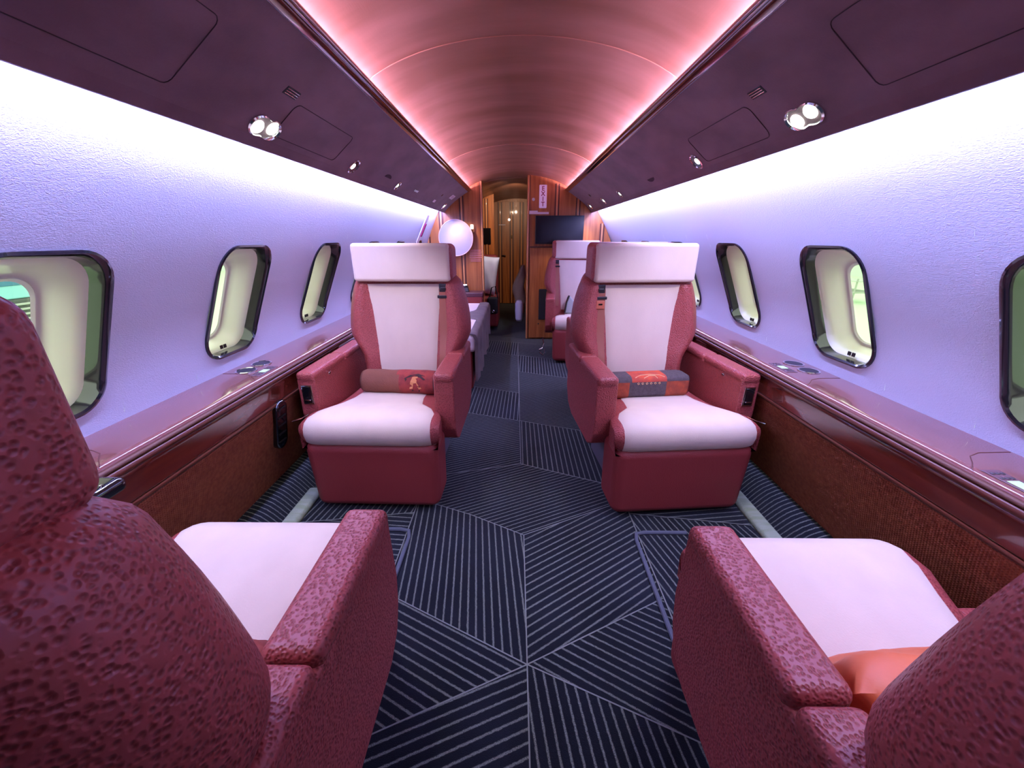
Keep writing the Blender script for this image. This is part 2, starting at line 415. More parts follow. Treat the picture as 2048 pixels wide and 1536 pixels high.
def on_bin(s, h, y, lift=0):
    z, sl = bin_pt(h)
    n = Vector((s*math.sin(sl), 0, -math.cos(sl)))        # outward (down and inwards)
    tx = Vector((0, 1, 0)); ty = n.cross(tx)
    M = Matrix((tx, ty, n)).transposed().to_4x4()
    M.translation = Vector((XB+s*h, y, z)) + n*lift
    return M
def seam_panel(s, h0, h1, y0, y1, name, label, r=.02):
    # access panel whose rim shows as a thin line
    pts = []
    for (a, b) in rrect((y1-y0)/2, (h1-h0)/2, r, 4):
        h = (h0+h1)/2+b; z, sl = bin_pt(h); pts.append(Vector((XB+s*h, (y0+y1)/2+a, z-.0006)))
    bm = bmesh.new(); tube(bm, pts+[pts[0]], .0011, 5, caps=False)
    c = Vector((XB+s*(h0+h1)/2, (y0+y1)/2, bin_pt((h0+h1)/2)[0])); bmesh.ops.translate(bm, verts=bm.verts[:], vec=-c)
    o = obj(name, bm, mat('seam_dark', (.03, .012, .02), .8)); o.location = c; tag(o, label, 'panel seam')
    return o
seam_panel(-1, .70, .80, 1.42, 1.86, 'access_panel', 'thin rounded seam of an access panel in the left bin')
seam_panel(1, .70, .80, 1.45, 1.90, 'access_panel', 'thin rounded seam of an access panel in the right bin, beyond the twin lamp')
seam_panel(1, .64, .79, .45, 1.05, 'access_panel', 'large access panel seam in the right bin near the top corner of the photo')
seam_panel(-1, .64, .79, .45, 1.02, 'access_panel', 'large access panel seam in the left bin near the top corner of the photo')

def twin_light(s, h, y, label):
    t = thing('twin_reading_light', label, 'reading light', mtx=on_bin(s, h, y), group=None)
    bm = bmesh.new()
    pts = []
    for k in range(48):                                    # peanut outline
        a = 2*PI*k/48; rr = .040 + .034*abs(math.cos(a))**1.5; pts.append((math.cos(a)*rr, math.sin(a)*rr*.80))
    loft(bm, [[(x, y_, -.01) for x, y_ in pts], [(x, y_, .004) for x, y_ in pts], [(x*.92, y_*.92, .007) for x, y_ in pts], [(x*.84, y_*.84, .003) for x, y_ in pts], [(x*.8, y_*.78, -.012) for x, y_ in pts]])
    obj('light_bezel', bm, CHROME, t, wn=False)
    for k in (-1, 1):
        bm = bmesh.new(); disc(bm, .0215, -.012, .0065, 24, (k*.031, k*.006), bev=.004)
        l = obj('lamp_lens', bm, LENS, t)
    return t
def small_light(s, h, y, label, r=.030, group=None):
    t = thing('reading_light', label, 'reading light', mtx=on_bin(s, h, y), group=group)
    bm = bmesh.new(); ring(bm, r*.86, r*1.12, -.004, .003); obj('light_bezel', bm, CHROME, t)
    bm = bmesh.new(); loft(bm, [[(math.cos(a)*rr, math.sin(a)*rr, z) for a in [2*PI*k/24 for k in range(24)]] for rr, z in ((r*.9, .002), (r*.8, -.004), (r*.4, -.008))]); obj('light_cup', bm, BLACKG, t)
    bm = bmesh.new(); disc(bm, r*.46, -.008, .004, 20, (-r*.35, 0), bev=.003); obj('lamp_lens', bm, LENS, t)
    bm = bmesh.new()
    for q in (0, 1): rbox(bm, r*.25, r*.55, -r*.35+q*r*.4, -r*.1+q*r*.4, -.006, .001, .002, 2)
    obj('lamp_fins', bm, CHROME, t)
    return t
twin_light(-1, .79, 1.37, 'chrome twin reading light glowing in the left bin, nearest the camera')
twin_light(1, .785, 1.285, 'chrome twin reading light glowing in the right bin, nearest the camera')
small_light(-1, .79, 2.06, 'round reading light with black cup in the left bin, first beyond the twin lamp', .036)
small_light(1, .785, 1.975, 'round reading light with black cup in the right bin, first beyond the twin lamp', .036)
small_light(-1, .79, 2.78, 'small round lamp in the left bin, second beyond the twin lamp', .030)
small_light(-1, .79, 4.5, 'last small lamp of the left bin, beside the wood partition', .036)
small_light(1, .785, 3.34, 'small round lamp in the right bin, second beyond the twin lamp', .032)
small_light(1, .785, 3.93, 'small lamp in the right bin, last but one before the partition', .034)
small_light(1, .785, 4.60, 'last small lamp of the right bin, beside the wood partition', .034)

def slot(s, h, y, label):
    t = thing('air_vent', label, 'vent', mtx=on_bin(s, h, y))
    bm = bmesh.new(); rbox(bm, -.034, .034, -.014, .014, -.004, .0015, .001, 1); obj('vent_frame', bm, mat('vent_blue_black', (.008, .010, .020), .6), t)
    bm = bmesh.new()
    for q in (-1, 0, 1): rbox(bm, -.030, .030, q*.008-.0015, q*.008+.0015, .0012, .003, .0005, 1)
    obj('vent_louvre', bm, BLACKG, t)
slot(-1, .685, 1.36, 'small dark rectangular vent in the left bin above the twin lamp')
slot(1, .685, 1.37, 'small dark rectangular vent in the right bin above the twin lamp')
def pull(s, h, y, label):
    bm = bmesh.new(); pts = [(math.cos(a)*.055, math.sin(a)*.022) for a in [PI*k/12 for k in range(13)]]
    loft(bm, [[(x, y_, -.004) for x, y_ in pts], [(x, y_, .0015) for x, y_ in pts]])
    o = obj('flush_pull', bm, mat('recess_suede', (.05, .022, .034), .9)); o.matrix_world = on_bin(s, h, y); tag(o, label, 'bin pull')
pull(-1, .775, 2.53, 'half-moon recessed pull in the left bin')
pull(1, .775, 2.58, 'half-moon recessed pull in the right bin')
# tiny black speaker holes
for s, y, lab in ((-1, 3.22, 'row of four tiny black holes in the left bin'),):
    bm = bmesh.new()
    for q in range(4): disc(bm, .010, -.002, .0012, 10, (-.045+.03*q, 0))
    o = obj('speaker_grille', bm, BLACKG); o.matrix_world = on_bin(s, .775, y); tag(o, lab, 'speaker')
for s, y, h, lab in ((-1, 4.02, .72, 'single black sensor dot in the left bin near the partition'), (1, 4.2, .70, 'single black sensor dot in the right bin near the partition')):
    bm = bmesh.new(); disc(bm, .014, -.002, .002, 12); o = obj('bin_sensor', bm, BLACKG); o.matrix_world = on_bin(s, h, y); tag(o, lab, 'sensor')
bm = bmesh.new(); rbox(bm, -.035, .035, -.014, .014, -.002, .004, .001, 1); o = obj('light_switch_plate', bm, PLATE); o.matrix_world = on_bin(-1, .785, 3.95); tag(o, 'thin pale plate in the left bin beside the last lamp', 'plate')
t = thing('bin_placard', 'white rectangular placard at the far end of the left bin', 'placard', mtx=on_bin(-1, .69, 4.45))
bm = bmesh.new(); rbox(bm, -.085, .085, -.028, .028, -.001, .003, .004, 2); obj('placard_plate', bm, PLATE, t)
bm = bmesh.new(); ring(bm, .016, .020, .003, .0036, 4, sx=2.6, sy=.8); obj('placard_outline', bm, mat('magenta_ink', (.32, .05, .16), .6), t)

# ------------------------------------------------------------------ floor (patchwork carpet, one mesh)
def floor():
    bm = bmesh.new(); uvl = bm.loops.layers.uv.new('stripe')
    seams = []
    def poly(pts, ang, per=.0275, edge=True):
        vs_ = [bm.verts.new((x, y, 0)) for x, y in pts]; f = bm.faces.new(vs_)
        if f.normal.z < 0: pass
        a = math.radians(ang); n = (math.cos(a), -math.sin(a)); ox, oy = pts[0]
        for l in f.loops:
            d = ((l.vert.co.x-ox)*n[0] + (l.vert.co.y-oy)*n[1])/per
            l[uvl].uv = (d+.5, 0)
        if edge:
            for p, q in zip(pts, pts[1:]+pts[:1]): seams.append((p, q))
    cx = .038
    A, Bb, C, D, E_, F, G = (cx, .782), (cx, 1.321), (cx-.006, 1.879), (cx-.008, 2.429), (cx-.008, 2.946), (cx-.01, 3.49), (cx-.01, 4.03)
    XL, XR = -.47, .53
    # left of the aisle seam
    poly([A, (XL, 1.03), (XL, 1.56), (-.21, 1.452), Bb], -5.5)
    poly([A, (XL, .56), (XL, 1.03)], 116.5)
    poly([A, (cx, .24), (XL, .02), (XL, .56)], 68.3)
    poly([Bb, (-.21, 1.452), (XL, 1.56), (XL, 1.75), C, (.429, 1.71), (XR, 1.67), (XR, 1.555)], 64.5, .022)
    poly([C, (XL, 1.75), (XL, 2.60), D], 67, .022)
    poly([D, (XL, 2.60), (XL, 3.13), E_], 2)
    poly([E_, (XL, 3.13), (XL, 4.20), G], 68, .022)
    poly([A, (XR, 1.015), (XR, 1.555), Bb], 57)
    poly([A, (XR, .57), (XR, 1.015)], 119)
    poly([A, (cx, .24), (XR, .0), (XR, .57)], 172)
    poly([C, D, (XR, 2.25), (XR, 1.67)], 0)
    poly([D, F, (XR, 3.29), (XR, 2.25)], 113, .022)
    poly([F, G, (XR, 3.84), (XR, 3.29)], 2)
    poly([G, (cx-.01, 4.57), (XR, 4.40), (XR, 3.84)], 112, .022)
    poly([G, (XL, 4.20), (XL, 4.74), (cx-.01, 4.57)], 2)
    poly([(cx, .24), (XL, .02), (XL, -.5), (cx, -.3)], -6); poly([(cx, .24), (XR, 0), (XR, -.5), (cx, -.3)], 57)
    y = -.3
    poly([(cx, -.3), (XL, -.5), (XL, Y0), (cx, Y0)], 60, .026, False); poly([(cx, -.3), (XR, -.5), (XR, Y0), (cx, Y0)], 120, .026, False)
    poly([(cx-.01, 4.57), (XL, 4.74), (XL, YE), (cx-.01, YE)], 70, .024, False); poly([(cx-.01, 4.57), (XR, 4.40), (XR, YE), (cx-.01, YE)], 112, .024, False)
    # outboard strips, under and beside the seats
    for (x0, x1, angs) in ((XL, XC-1.20, (10, 75, 160, 20, 95)), (XR, XC+1.20, (83, 112, 15, 70, 165))):
        y = Y0; i = 0
        while y < YE:
            y2 = min(YE, y+.47); k = .10 if i % 2 else -.06
            poly([(x0, y+(0 if i == 0 else (.10 if (i-1) % 2 else -.06))), (x1, y), (x1, y2), (x0, y2+(k if y2 < YE else 0))], angs[(i+2) % 5]); y = y2; i += 1
    for f in bm.faces:
        f.normal_update()
        if f.normal.z < 0: f.normal_flip()
    me = bpy.data.meshes.new('floor'); bm.to_mesh(me); bm.free()
    o = bpy.data.objects.new('floor', me); COL.objects.link(o); me.materials.append(CARPET); struct(o)
    # the light line sewn where two carpet pieces meet
    bm = bmesh.new()
    done = set()
    for p, q in seams:
        key = tuple(sorted([(round(p[0], 2), round(p[1], 2)), (round(q[0], 2), round(q[1], 2))]))
        if key in done: continue
        done.add(key); zz = .0006+.00003*len(done)
        p, q = Vector((*p, zz)), Vector((*q, zz)); d = (q-p)
        if d.length < .01: continue
        n = Vector((-d.y, d.x, 0)).normalized()*.0020
        bm.faces.new([bm.verts.new(v) for v in (p-n, q-n, q+n, p+n)])
    for f in bm.faces:
        f.normal_update()
        if f.normal.z < 0: f.normal_flip()
    s = obj('carpet_seam', bm, mat('carpet_seam_yarn', (.21, .225, .20), .95), o, smooth=False)
floor()
# green light on the outboard carpet, put into the colour of pale strips
LIT_CARPET = mat('lit_carpet_green', (.30, .36, .21), .95, bump=('noise', 300, .6, (1, 1, 1)), var=(40, (.38, .43, .30), (.2, 1, 1), .12))
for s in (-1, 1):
    bm = bmesh.new(); rbox(bm, XC+s*1.045-.035, XC+s*1.045+.035, .95, 1.62, -.01, .030, .018, 4); o = obj('lit_carpet_strip', bm, LIT_CARPET)
    tag(o, 'carpet strip painted pale green as light on the floor beside the %s side wall' % ('left' if s < 0 else 'right'), 'lit carpet strip')
# piping round the seat track covers
for pts, lab in (([(.74, 1.335), (.56, 1.335), (.522, 1.325), (.513, 1.29), (.505, .87), (.50, .2), (.50, -.6)], 'right'),
                 ([(-.62, 1.345), (-.50, 1.345), (-.462, 1.335), (-.452, 1.30), (-.452, .9), (-.452, .2), (-.452, -.6)], 'left')):
    bm = bmesh.new(); tube(bm, [(x, y, .006) for x, y in pts], .0085, 8); o = obj('carpet_piping', bm, PIPING)
    tag(o, 'slate blue carpet piping line on the floor beside the near %s seat' % lab, 'carpet piping')

# ------------------------------------------------------------------ sidewall ledge, dado and heater cove
def ledge(s):
    side = 'left' if s < 0 else 'right'
    t = thing('side_ledge', 'long glossy mahogany ledge running under the %s windows' % side, 'ledge', (XC+s*1.16, 1.2, .64))
    off = Vector(t.location)
    def ext(prof, y0=Y0, y1=YE-.004):
        bm = bmesh.new(); loft(bm, [[Vector((XC+s*h, y, z))-off for h, z in prof] for y in (y0, y1)]); return bm
    top = [(1.262, .672), (1.085, .672), (1.072, .669), (1.068, .660), (1.068, .652), (1.262, .652)]
    obj('ledge_top', ext(top), LEDGEW, t, angle=60)
    pip = [(1.0600+.0065*math.cos(a), .655+.0065*math.sin(a)) for a in [2*PI*k/10 for k in range(10)]]
    bm = ext(pip); obj('leather_piping', bm, mat('brown_piping', (.13, .050, .035), .6), t)
    nose = [(1.070, .648), (1.056, .648), (1.050, .640), (1.052, .630), (1.060, .624), (1.075, .624), (1.075, .648)]
    obj('ledge_nosing', ext(nose), mat('satin_mahogany', (.10, .022, .013), .34), t, angle=60)
    # cross seams in the veneer
    for y in ((1.43, .82, 2.9) if s < 0 else (1.40, .83, 2.9)):
        bm = bmesh.new(); pts = [(1.07, y-.015), (1.10, y+.012), (1.13, y+.045), (1.17, y+.062), (1.258, y+.066)]
        tube(bm, [Vector((XC+s*h, yy, .6722))-off for h, yy in pts], .0012, 5)
        obj('veneer_seam', bm, WOOD_D, t)
    # upper band of the dado, gloss wood with an inset line, and the woven panel
    t2 = thing('dado_panel', 'rust woven lower wall panel with glossy wood band under the %s ledge' % side, 'wall panel', (XC+s*1.1, 1.2, .35))
    off2 = Vector(t2.location)
    def ext2(prof, y0=Y0, y1=YE-.004):
        bm = bmesh.new(); loft(bm, [[Vector((XC+s*h, y, z))-off2 for h, z in prof] for y in (y0, y1)]); return bm
    obj('wood_band', ext2([(1.066, .622), (1.061, .612), (1.064, .545), (1.070, .535), (1.10, .535), (1.10, .622)]), GLOSSW, t2, angle=60)
    obj('band_bead', ext2([(1.0605, .538), (1.059, .532), (1.063, .526), (1.075, .526), (1.075, .540)]), WOOD_D, t2, angle=60)
    obj('woven_panel', ext2([(1.072, .535), (1.085, .45), (1.125, .27), (1.165, .115), (1.20, .115), (1.20, .535)]), WEAVE, t2, angle=60)
    return t
ledge(-1); ledge(1)
# carpeted heater cove along each side: rounded ridge carrying the same carpet
def cove(s):
    side = 'left' if s < 0 else 'right'
    bm = bmesh.new(); uvl = bm.loops.layers.uv.new('stripe')
    prof = [(1.21, .145), (1.165, .142), (1.14, .130), (1.115, .105), (1.098, .07), (1.085, .03), (1.075, .003)]
    n = 60; ys = [Y0+(YE-Y0)*i/n for i in range(n+1)]
    rows = [[bm.verts.new((XC+s*h, y, z)) for h, z in prof] for y in ys]
    for a, b, y in zip(rows, rows[1:], ys):
        for i in range(len(prof)-1):
            f = bm.faces.new((a[i], a[i+1], b[i+1], b[i])); f.smooth = True
            for l in f.loops:
                v = l.vert.co; l[uvl].uv = ((v.y + .35*(v.z))/.022, 0)
    me = bpy.data.meshes.new('heater_cove'); bm.normal_update(); bm.to_mesh(me); bm.free()
    o = bpy.data.objects.new('trim_%d' % (7 if s < 0 else 8), me); COL.objects.link(o); me.materials.append(CARPET); struct(o)
cove(-1); cove(1)

def cup_holder(x, y, label):
    t = thing('cup_holder', label, 'cup holder', (x, y, .672), group=None)
    bm = bmesh.new(); ring(bm, .034, .041, .0005, .003, 32); obj('holder_ring', bm, CHROME, t)
    bm = bmesh.new(); loft(bm, [[(math.cos(a)*r, math.sin(a)*r, z) for a in [2*PI*k/32 for k in range(32)]] for r, z in ((.034, .0015), (.030, .0012), (.012, .0010))]); obj('holder_well', bm, mat('cup_well', (.02, .018, .03), .45), t)
cup_holder(-1.139, 1.532, 'chrome-rimmed cup holder in the left ledge, the nearer of the pair')
cup_holder(-1.137, 1.632, 'chrome-rimmed cup holder in the left ledge, the farther of the pair')
cup_holder(1.254-.01, 1.655, 'chrome-rimmed cup holder in the right ledge, the farther of the pair')
cup_holder(1.251-.01, 1.555, 'chrome-rimmed cup holder in the right ledge, the nearer of the pair')
def ctrl(x, y, label, s):
    t = thing('seat_control_panel', label, 'control panel', (x, y, .6725))
    bm = bmesh.new(); rbox(bm, -.022, .022, -.065, .065, 0, .001, .0004, 1); obj('panel_plate', bm, mat('panel_mauve', (.16, .08, .10), .25), t)
    bm = bmesh.new(); rbox(bm, -.014, .014, -.018, .018, .001, .002, .0003, 1); obj('panel_display', bm, LCD, t)
    for k in (-2, -1, 1, 2):
        for j in (-1, 0, 1):
            bm = bmesh.new(); rbox(bm, j*.012-.004, j*.012+.004, k*.020+(.008 if k > 0 else -.008)-.004, k*.020+(.008 if k > 0 else -.008)+.004, .001, .003, .001, 1)
            obj('panel_button', bm, mat('button_dark', (.05, .035, .05), .4), t)
ctrl(-1.062, 1.53, 'small panel with green display and buttons beside the left cup holders', -1)
ctrl(1.160, 1.60, 'small panel with pale display beside the right cup holders', 1)
ctrl(1.150, .745, 'small panel with green display on the right ledge at the photo edge', 1)

# oval black vent on the left woven panel
t = thing('oval_vent', 'tall black oval vent on the left woven wall panel', 'vent', (XC-1.088, 1.515, .43))
bm = bmesh.new(); pts = rrect(.040, .118, .0395, 8)
M_ = Matrix.Rotation(math.radians(10), 4, 'Y')
loft(bm, [[M_ @ Vector((x, a, b)) for a, b in [(p*k, q*k2) for p, q in pts]] for x, k, k2 in ((-.02, 1, 1), (.010, 1, 1), (.016, .9, .96), (.013, .76, .90))]); obj('vent_body', bm, BLACKG, t)
for q in range(5):
    bm = bmesh.new(); rbox(bm, -.003, .003, -.027, .027, -.08+q*.04-.004, -.08+q*.04+.004, .001, 1, mtx=M_ @ Matrix.Translation((.014, 0, 0)))
    obj('vent_louvre', bm, DARKM, t)
# glossy black latch at the near left ledge
t = thing('black_latch', 'glossy black rounded latch at the left ledge beside the near left seat', 'latch', (-.985, .735, .645))
bm = bmesh.new(); rbox(bm, -.035, .045, -.05, .05, -.02, .02, .018, 4); obj('latch_body', bm, BLACKG, t)
bm = bmesh.new(); rbox(bm, .030, .036, -.004, .004, .017, .024, .002, 2); obj('latch_button', bm, CHROME, t)

# ------------------------------------------------------------------ seats
def prof(u, p=5, q=2.2): return max(0, 1-abs(u)**p)**(1/q)
def yf(z): return .395 + .13*(z-.5)
WB = [(.34, .255), (.50, .258), (.60, .268), (.66, .300), (.72, .326), (.80, .324), (.88, .312), (.94, .296), (.975, .284), (1.0, .268), (1.015, .245)]
BC = .052     # backrest centre is nearer the aisle
def back_front(u, z):
    mid = yf(z)+.055
    bolster = .045*math.exp(-((abs(u)-.82)/.17)**2)*min(1, max(0, (1.03-z)/.06))
    d = (.055+bolster)*prof(u, 10, 2.6)
    return mid-d
def backrest_mesh(a):
    bm = bmesh.new(); loops = []
    zs = [.34, .42, .50, .56, .60, .63, .66, .69, .72, .76, .80, .84, .88, .91, .94, .96, .975, .99, 1.005, 1.015]
    us = [math.sin(-PI/2+PI*i/28) for i in range(29)]
    for z in zs:
        w_ = smooth_interp(WB, z); lp = []
        for u in us: lp.append((a*BC+u*w_, back_front(u, z), z))
        for u in us[-2:0:-1]: lp.append((a*BC+u*w_, yf(z)+.055+.115*prof(u, 4, 2), z))
        loops.append(lp)
    z = 1.022; w_ = .20; lp = []
    for u in us: lp.append((a*BC+u*w_, yf(z)+.065-.045*prof(u), z))
    for u in us[-2:0:-1]: lp.append((a*BC+u*w_, yf(z)+.065+.075*prof(u), z))
    loops.append(lp); loft(bm, loops); return bm
def insert_mesh(a):
    bm = bmesh.new(); rows = []
    n = 20
    for j in range(17):
        z = .46+.515*j/16; k = (z-.46)/.515
        xl = .165+.045*k**1.2; xr = .145+.045*k      # wall side, aisle side
        w_ = smooth_interp(WB, z); row = []
        for i in range(n+1):
            t_ = i/n; x = -xl+(xl+xr)*t_
            lift = .010*min(1, 8*min(t_, 1-t_)) - (.006 if i in (0, n) else 0)
            row.append(bm.verts.new((a*(BC+x), back_front(x/w_, z)-lift, z)))
        rows.append(row)
    for r1, r2 in zip(rows, rows[1:]):
        for i in range(n): bm.faces.new((r1[i], r1[i+1], r2[i+1], r2[i]))
    return bm
CP = [(-.128, .345), (-.150, .37), (-.160, .405), (-.156, .435), (-.138, .460), (-.104, .472), (-.05, .474), (.02, .464), (.10, .448), (.20, .434), (.30, .428), (.40, .425)]
def cw(y): return interp([(-.16, .308), (-.02, .302), (.05, .266), (.5, .256)], y)
def cush_pt(i, x, lift=0):
    y, z = CP[i]; p0 = Vector(CP[max(i-1, 0)]); p1 = Vector(CP[min(i+1, len(CP)-1)]); t_ = (p1-p0).normalized()
    n = Vector((-t_.y, t_.x)) * 1.0           # outward (up / forward)
    if n.y < 0 and i > 3: n = -n
    if i <= 3 and n.x > 0: n = -n
    u = abs(x)/cw(y); d = lift - .030*u**13
    return (y+n.x*d, z+n.y*d)
def cushion_mesh(a):
    bm = bmesh.new(); rows = []
    us = [math.sin(-PI/2+PI*i/26) for i in range(27)]
    for i in range(len(CP)):
        w_ = cw(CP[i][0]); row = []
        for u in us:
            y, z = cush_pt(i, u*w_); row.append((a*u*w_, y, z))
        w2 = w_*.97; row.append((a*w2, min(.44, CP[i][0]+.02), .335)); row.insert(0, (-a*w2, min(.44, CP[i][0]+.02), .335))
        rows.append(row)
    loft(bm, rows); return bm
def cush_insert(a):
    bm = bmesh.new(); rows = []; n = 26
    for i in range(len(CP)):
        y = CP[i][0]
        xr = interp([(-.3, .290), (-.05, .286), (.02, .255), (.06, .21), (.11, .185), (.2, .17), (.5, .165)], y)
        xl = interp([(-.3, .296), (-.10, .288), (-.03, .262), (.04, .238), (.2, .205), (.5, .17)], y)
        row = []
        for k in range(n+1):
            t_ = k/n; x = -xl+(xl+xr)*t_
            lift = .007*min(1, 10*min(t_, 1-t_)) - (.004 if k in (0, n) else 0)
            if i == 0: lift = .001
            yy, zz = cush_pt(i, x, lift); row.append((a*x, yy, zz))
        rows.append(row)
    loft(bm, rows, caps=False, closed=False); return bm
PROTO = {}
def make_seat(a, belt_tongue=False):
    """a=+1: aisle side is local +x. Front is local -y, armrest front at y=0."""
    t = thing('cabin_armchair', '', 'armchair')
    def X(x0, x1): return (min(a*x0, a*x1), max(a*x0, a*x1))
    def taper(v): k = .97+.03*min(1, max(0, (v.z-.03)/.25)); return (v.x*k, v.y+(0 if v.z > .2 else .012*(1-v.z/.2)), v.z)
    bm = bmesh.new(); rbox(bm, -.296, .296, -.150, .06, .022, .362, .044, 5, fn=taper); obj('leg_rest', bm, LEATHER_S, t)
    obj('seat_base', B(-.22, .22, .05, .50, .002, .30, .02), GREYP, t)
    obj('seat_cushion', cushion_mesh(a), LEATHER, t, angle=60)
    obj('cushion_insert', cush_insert(a), CREAM, t, wn=False)
    obj('backrest', backrest_mesh(a), LEATHER, t, angle=60)
    obj('back_insert', insert_mesh(a), CREAM, t, wn=False)
    bm = bmesh.new(); rbox(bm, a*BC-.254, a*BC+.254, .402, .560, .992, 1.172, .030, 5); hr = obj('headrest', bm, LEATHER, t)
    bm = bmesh.new(); rbox(bm, a*(BC-.004)-.246, a*(BC-.004)+.246, .394, .440, .990, 1.1745, .018, 4); obj('headrest_cover', bm, CREAM, hr)
    bm = bmesh.new()
    for k in (-.12, .12): tube(bm, [(a*BC+k, .48, .94), (a*BC+k, .48, 1.02)], .012)
    obj('headrest_post', bm, CHROME, t)
    # arms
    for side in (1, -1):
        x0, x1 = (.262, .356) if side > 0 else (.270, .356)
        q = a*side; A0, A1 = (min(q*x0, q*x1), max(q*x0, q*x1))
        nm = 'armrest'
        bm = bmesh.new(); rbox(bm, A0, A1, 0, .330, .590, .636, .018, 4); pad = obj('armrest_pad', bm, LEATHER, t)
        bm = bmesh.new(); rbox(bm, A0, A1, .334, .62, .590, .634, .018, 4); obj('armrest_rear_pad', bm, LEATHER, t)
        bm = bmesh.new()
        prism(bm, [(.004, .605), (.004, .44), (.010, .36), (.04, .30), (.10, .265), (.46, .255), (.56, .29), (.61, .38), (.61, .605)], 'x', A0+.002, A1-.002, .008, 3)
        obj('armrest_panel', bm, LEATHER, t)
        if side < 0:
            cx = (A0+A1)/2
            bm = bmesh.new(); rbox(bm, cx-.024, cx+.024, -.002, .01, .485, .578, .002, 2); fr = obj('control_frame', bm, CHROME, t)
            bm = bmesh.new(); rbox(bm, cx-.019, cx+.019, -.004, .004, .492, .571, .001, 1); obj('control_slot', bm, BLACKG, fr)
            bm = bmesh.new(); rbox(bm, cx-.013, cx+.013, -.009, -.003, .504, .510, .001, 1); obj('control_lever', bm, CHROME, fr)
            ix = q*.2705
            bm = bmesh.new(); rbox(bm, ix-.004, ix+.004, .13, .15, .584, .596, .003, 2); obj('recline_button', bm, CHROME, t)
            bm = bmesh.new(); tube(bm, [(q*.33, .01, .43), (q*.35, -.03, .425), (q*.38, -.05, .42)], .0035, 6); obj('table_lever', bm, CHROME, t)
    # belt on the aisle side
    bx = a*(BC+.198)
    bm = bmesh.new(); pts = []
    for j in range(12):
        z = .955-.45*j/11; w_ = smooth_interp(WB, z); xx = (bx-a*BC - a*.012*j/11); pts.append((a*BC+xx, back_front(xx/w_, z)-.007, z))
    L1 = [[(x+dx, y+dy, z) for dx, dy in ((-.023, 0), (.023, 0), (.023, .004), (-.023, .004))] for x, y, z in pts]
    loft(bm, L1); belt = obj('seat_belt', bm, STRAP, t)
    y_ = back_front(.6, .93)
    bm = bmesh.new(); rbox(bm, bx-.032, bx+.032, y_-.022, y_+.01, .905, .920, .003, 2)
    rbox(bm, bx-.022, bx+.022, y_-.018, y_+.01, .935, .978, .004, 2); rbox(bm, bx-.014, bx+.014, y_-.024, y_-.014, .945, .960, .003, 2); obj('belt_guide', bm, DARKM, t)
    if belt_tongue:
        bm = bmesh.new(); rbox(bm, bx-.021, bx+.021, y_-.026, y_-.006, .858, .900, .004, 2); g = obj('belt_tongue', bm, mat('orange_buckle', (.50, .13, .07), .45), t)
        bm = bmesh.new(); rbox(bm, bx-.010, bx+.010, y_-.0275, y_-.024, .878, .886, .001, 1); obj('tongue_slot', bm, BLACKG, g)
    return t
def copy_tree(o, parent=None):
    c = o.copy(); COL.objects.link(c); c.parent = parent
    for ch in list(o.children): copy_tree(ch, c)
    return c
used = set()
def seat(a, x, y, rz, label, tongue=False):
    key = (a, tongue)
    if key not in PROTO: PROTO[key] = make_seat(a, tongue); t = PROTO[key]
    else: t = copy_tree(PROTO[key])
    t.location = (x, y, 0); t.rotation_euler = (0, 0, rz); t['label'] = label; t['category'] = 'armchair'; t['group'] = 'maroon and cream cabin armchairs'
    return t
R = math.radians
SEATS = dict(
    FL=(1, -.632, 1.605, R(-1)), FR=(-1, .722, 1.58, R(4.5)), NL=(-1, -.640, .708, R(180)), NR=(1, .722, .662, R(180)),
    BR=(1, .745, 2.95, R(180)), CR=(-1, .650, 3.85, R(-5)), ZR=(1, .50, 5.75, R(180)))
seat(*SEATS['FL'], 'maroon leather seat facing the camera on the left, rolled brown blanket on it')
seat(*SEATS['FR'], 'maroon leather seat facing the camera on the right, patchwork roll on it', True).scale = (1.04, 1, 1)
for nm, lab in (('NL', 'nearest left maroon seat seen from behind, filling the lower left corner'), ('NR', 'nearest right maroon seat seen from behind, orange pillow on its cushion')):
    st = seat(*SEATS[nm], lab)
    for ch in st.children:
        if ch.name.startswith('headrest') and 'post' not in ch.name: ch.location.y = .03      # headrest set further back
        if ch.name.startswith(('leg_rest', 'cushion_insert', 'seat_cushion')): ch.scale.x = .93
        for sub in ch.children:
            if sub.name.startswith('headrest_cover'): sub.scale = (.93, .97, .985); sub.location = (0, .018, .014)
        sgn = sum(v[0] for v in ch.bound_box)/8*SEATS[nm][0]
        if ch.name.startswith(('armrest', 'control_frame', 'table_lever', 'recline_button')) and sgn < -.1: ch.location.z = -.23      # wall-side arm is lowered
seat(*SEATS['BR'], 'maroon seat facing away, back to back with the front right seat')
seat(*SEATS['CR'], 'far right maroon seat facing the camera, in front of the wood partition')
seat(*SEATS['ZR'], 'maroon seat back beyond the partition, partly seen through the opening, draped with a jacket')

def in_seat(key, x, y, z, rz=0):
    a, sx, sy, r = SEATS[key]
    return Matrix.Translation((sx, sy, 0)) @ Matrix.Rotation(r, 4, 'Z') @ Matrix.Translation((x, y, z)) @ Matrix.Rotation(rz, 4, 'Z')
def roll_mesh(L_, ry, rz_, n=26, m=20, sq=1.0, spiral=True):
    bm = bmesh.new(); loops = []
    for i in range(n+1):
        x = -L_/2+L_*i/n; e = min(i, n-i)/n*L_; k = 1-.16*math.exp(-e/.012)
        wob = 1+.025*math.sin(x*23)+.015*math.sin(x*51+1)
        lp = []
        for j in range(m):
            t_ = 2*PI*j/m; c_, s_ = math.cos(t_), math.sin(t_)
            f = lambda v: math.copysign(abs(v)**(2/sq/2), v)
            lp.append((x, f(c_)*ry*k*wob, f(s_)*rz_*k*wob))
        loops.append(lp)
    loft(bm, loops); return bm
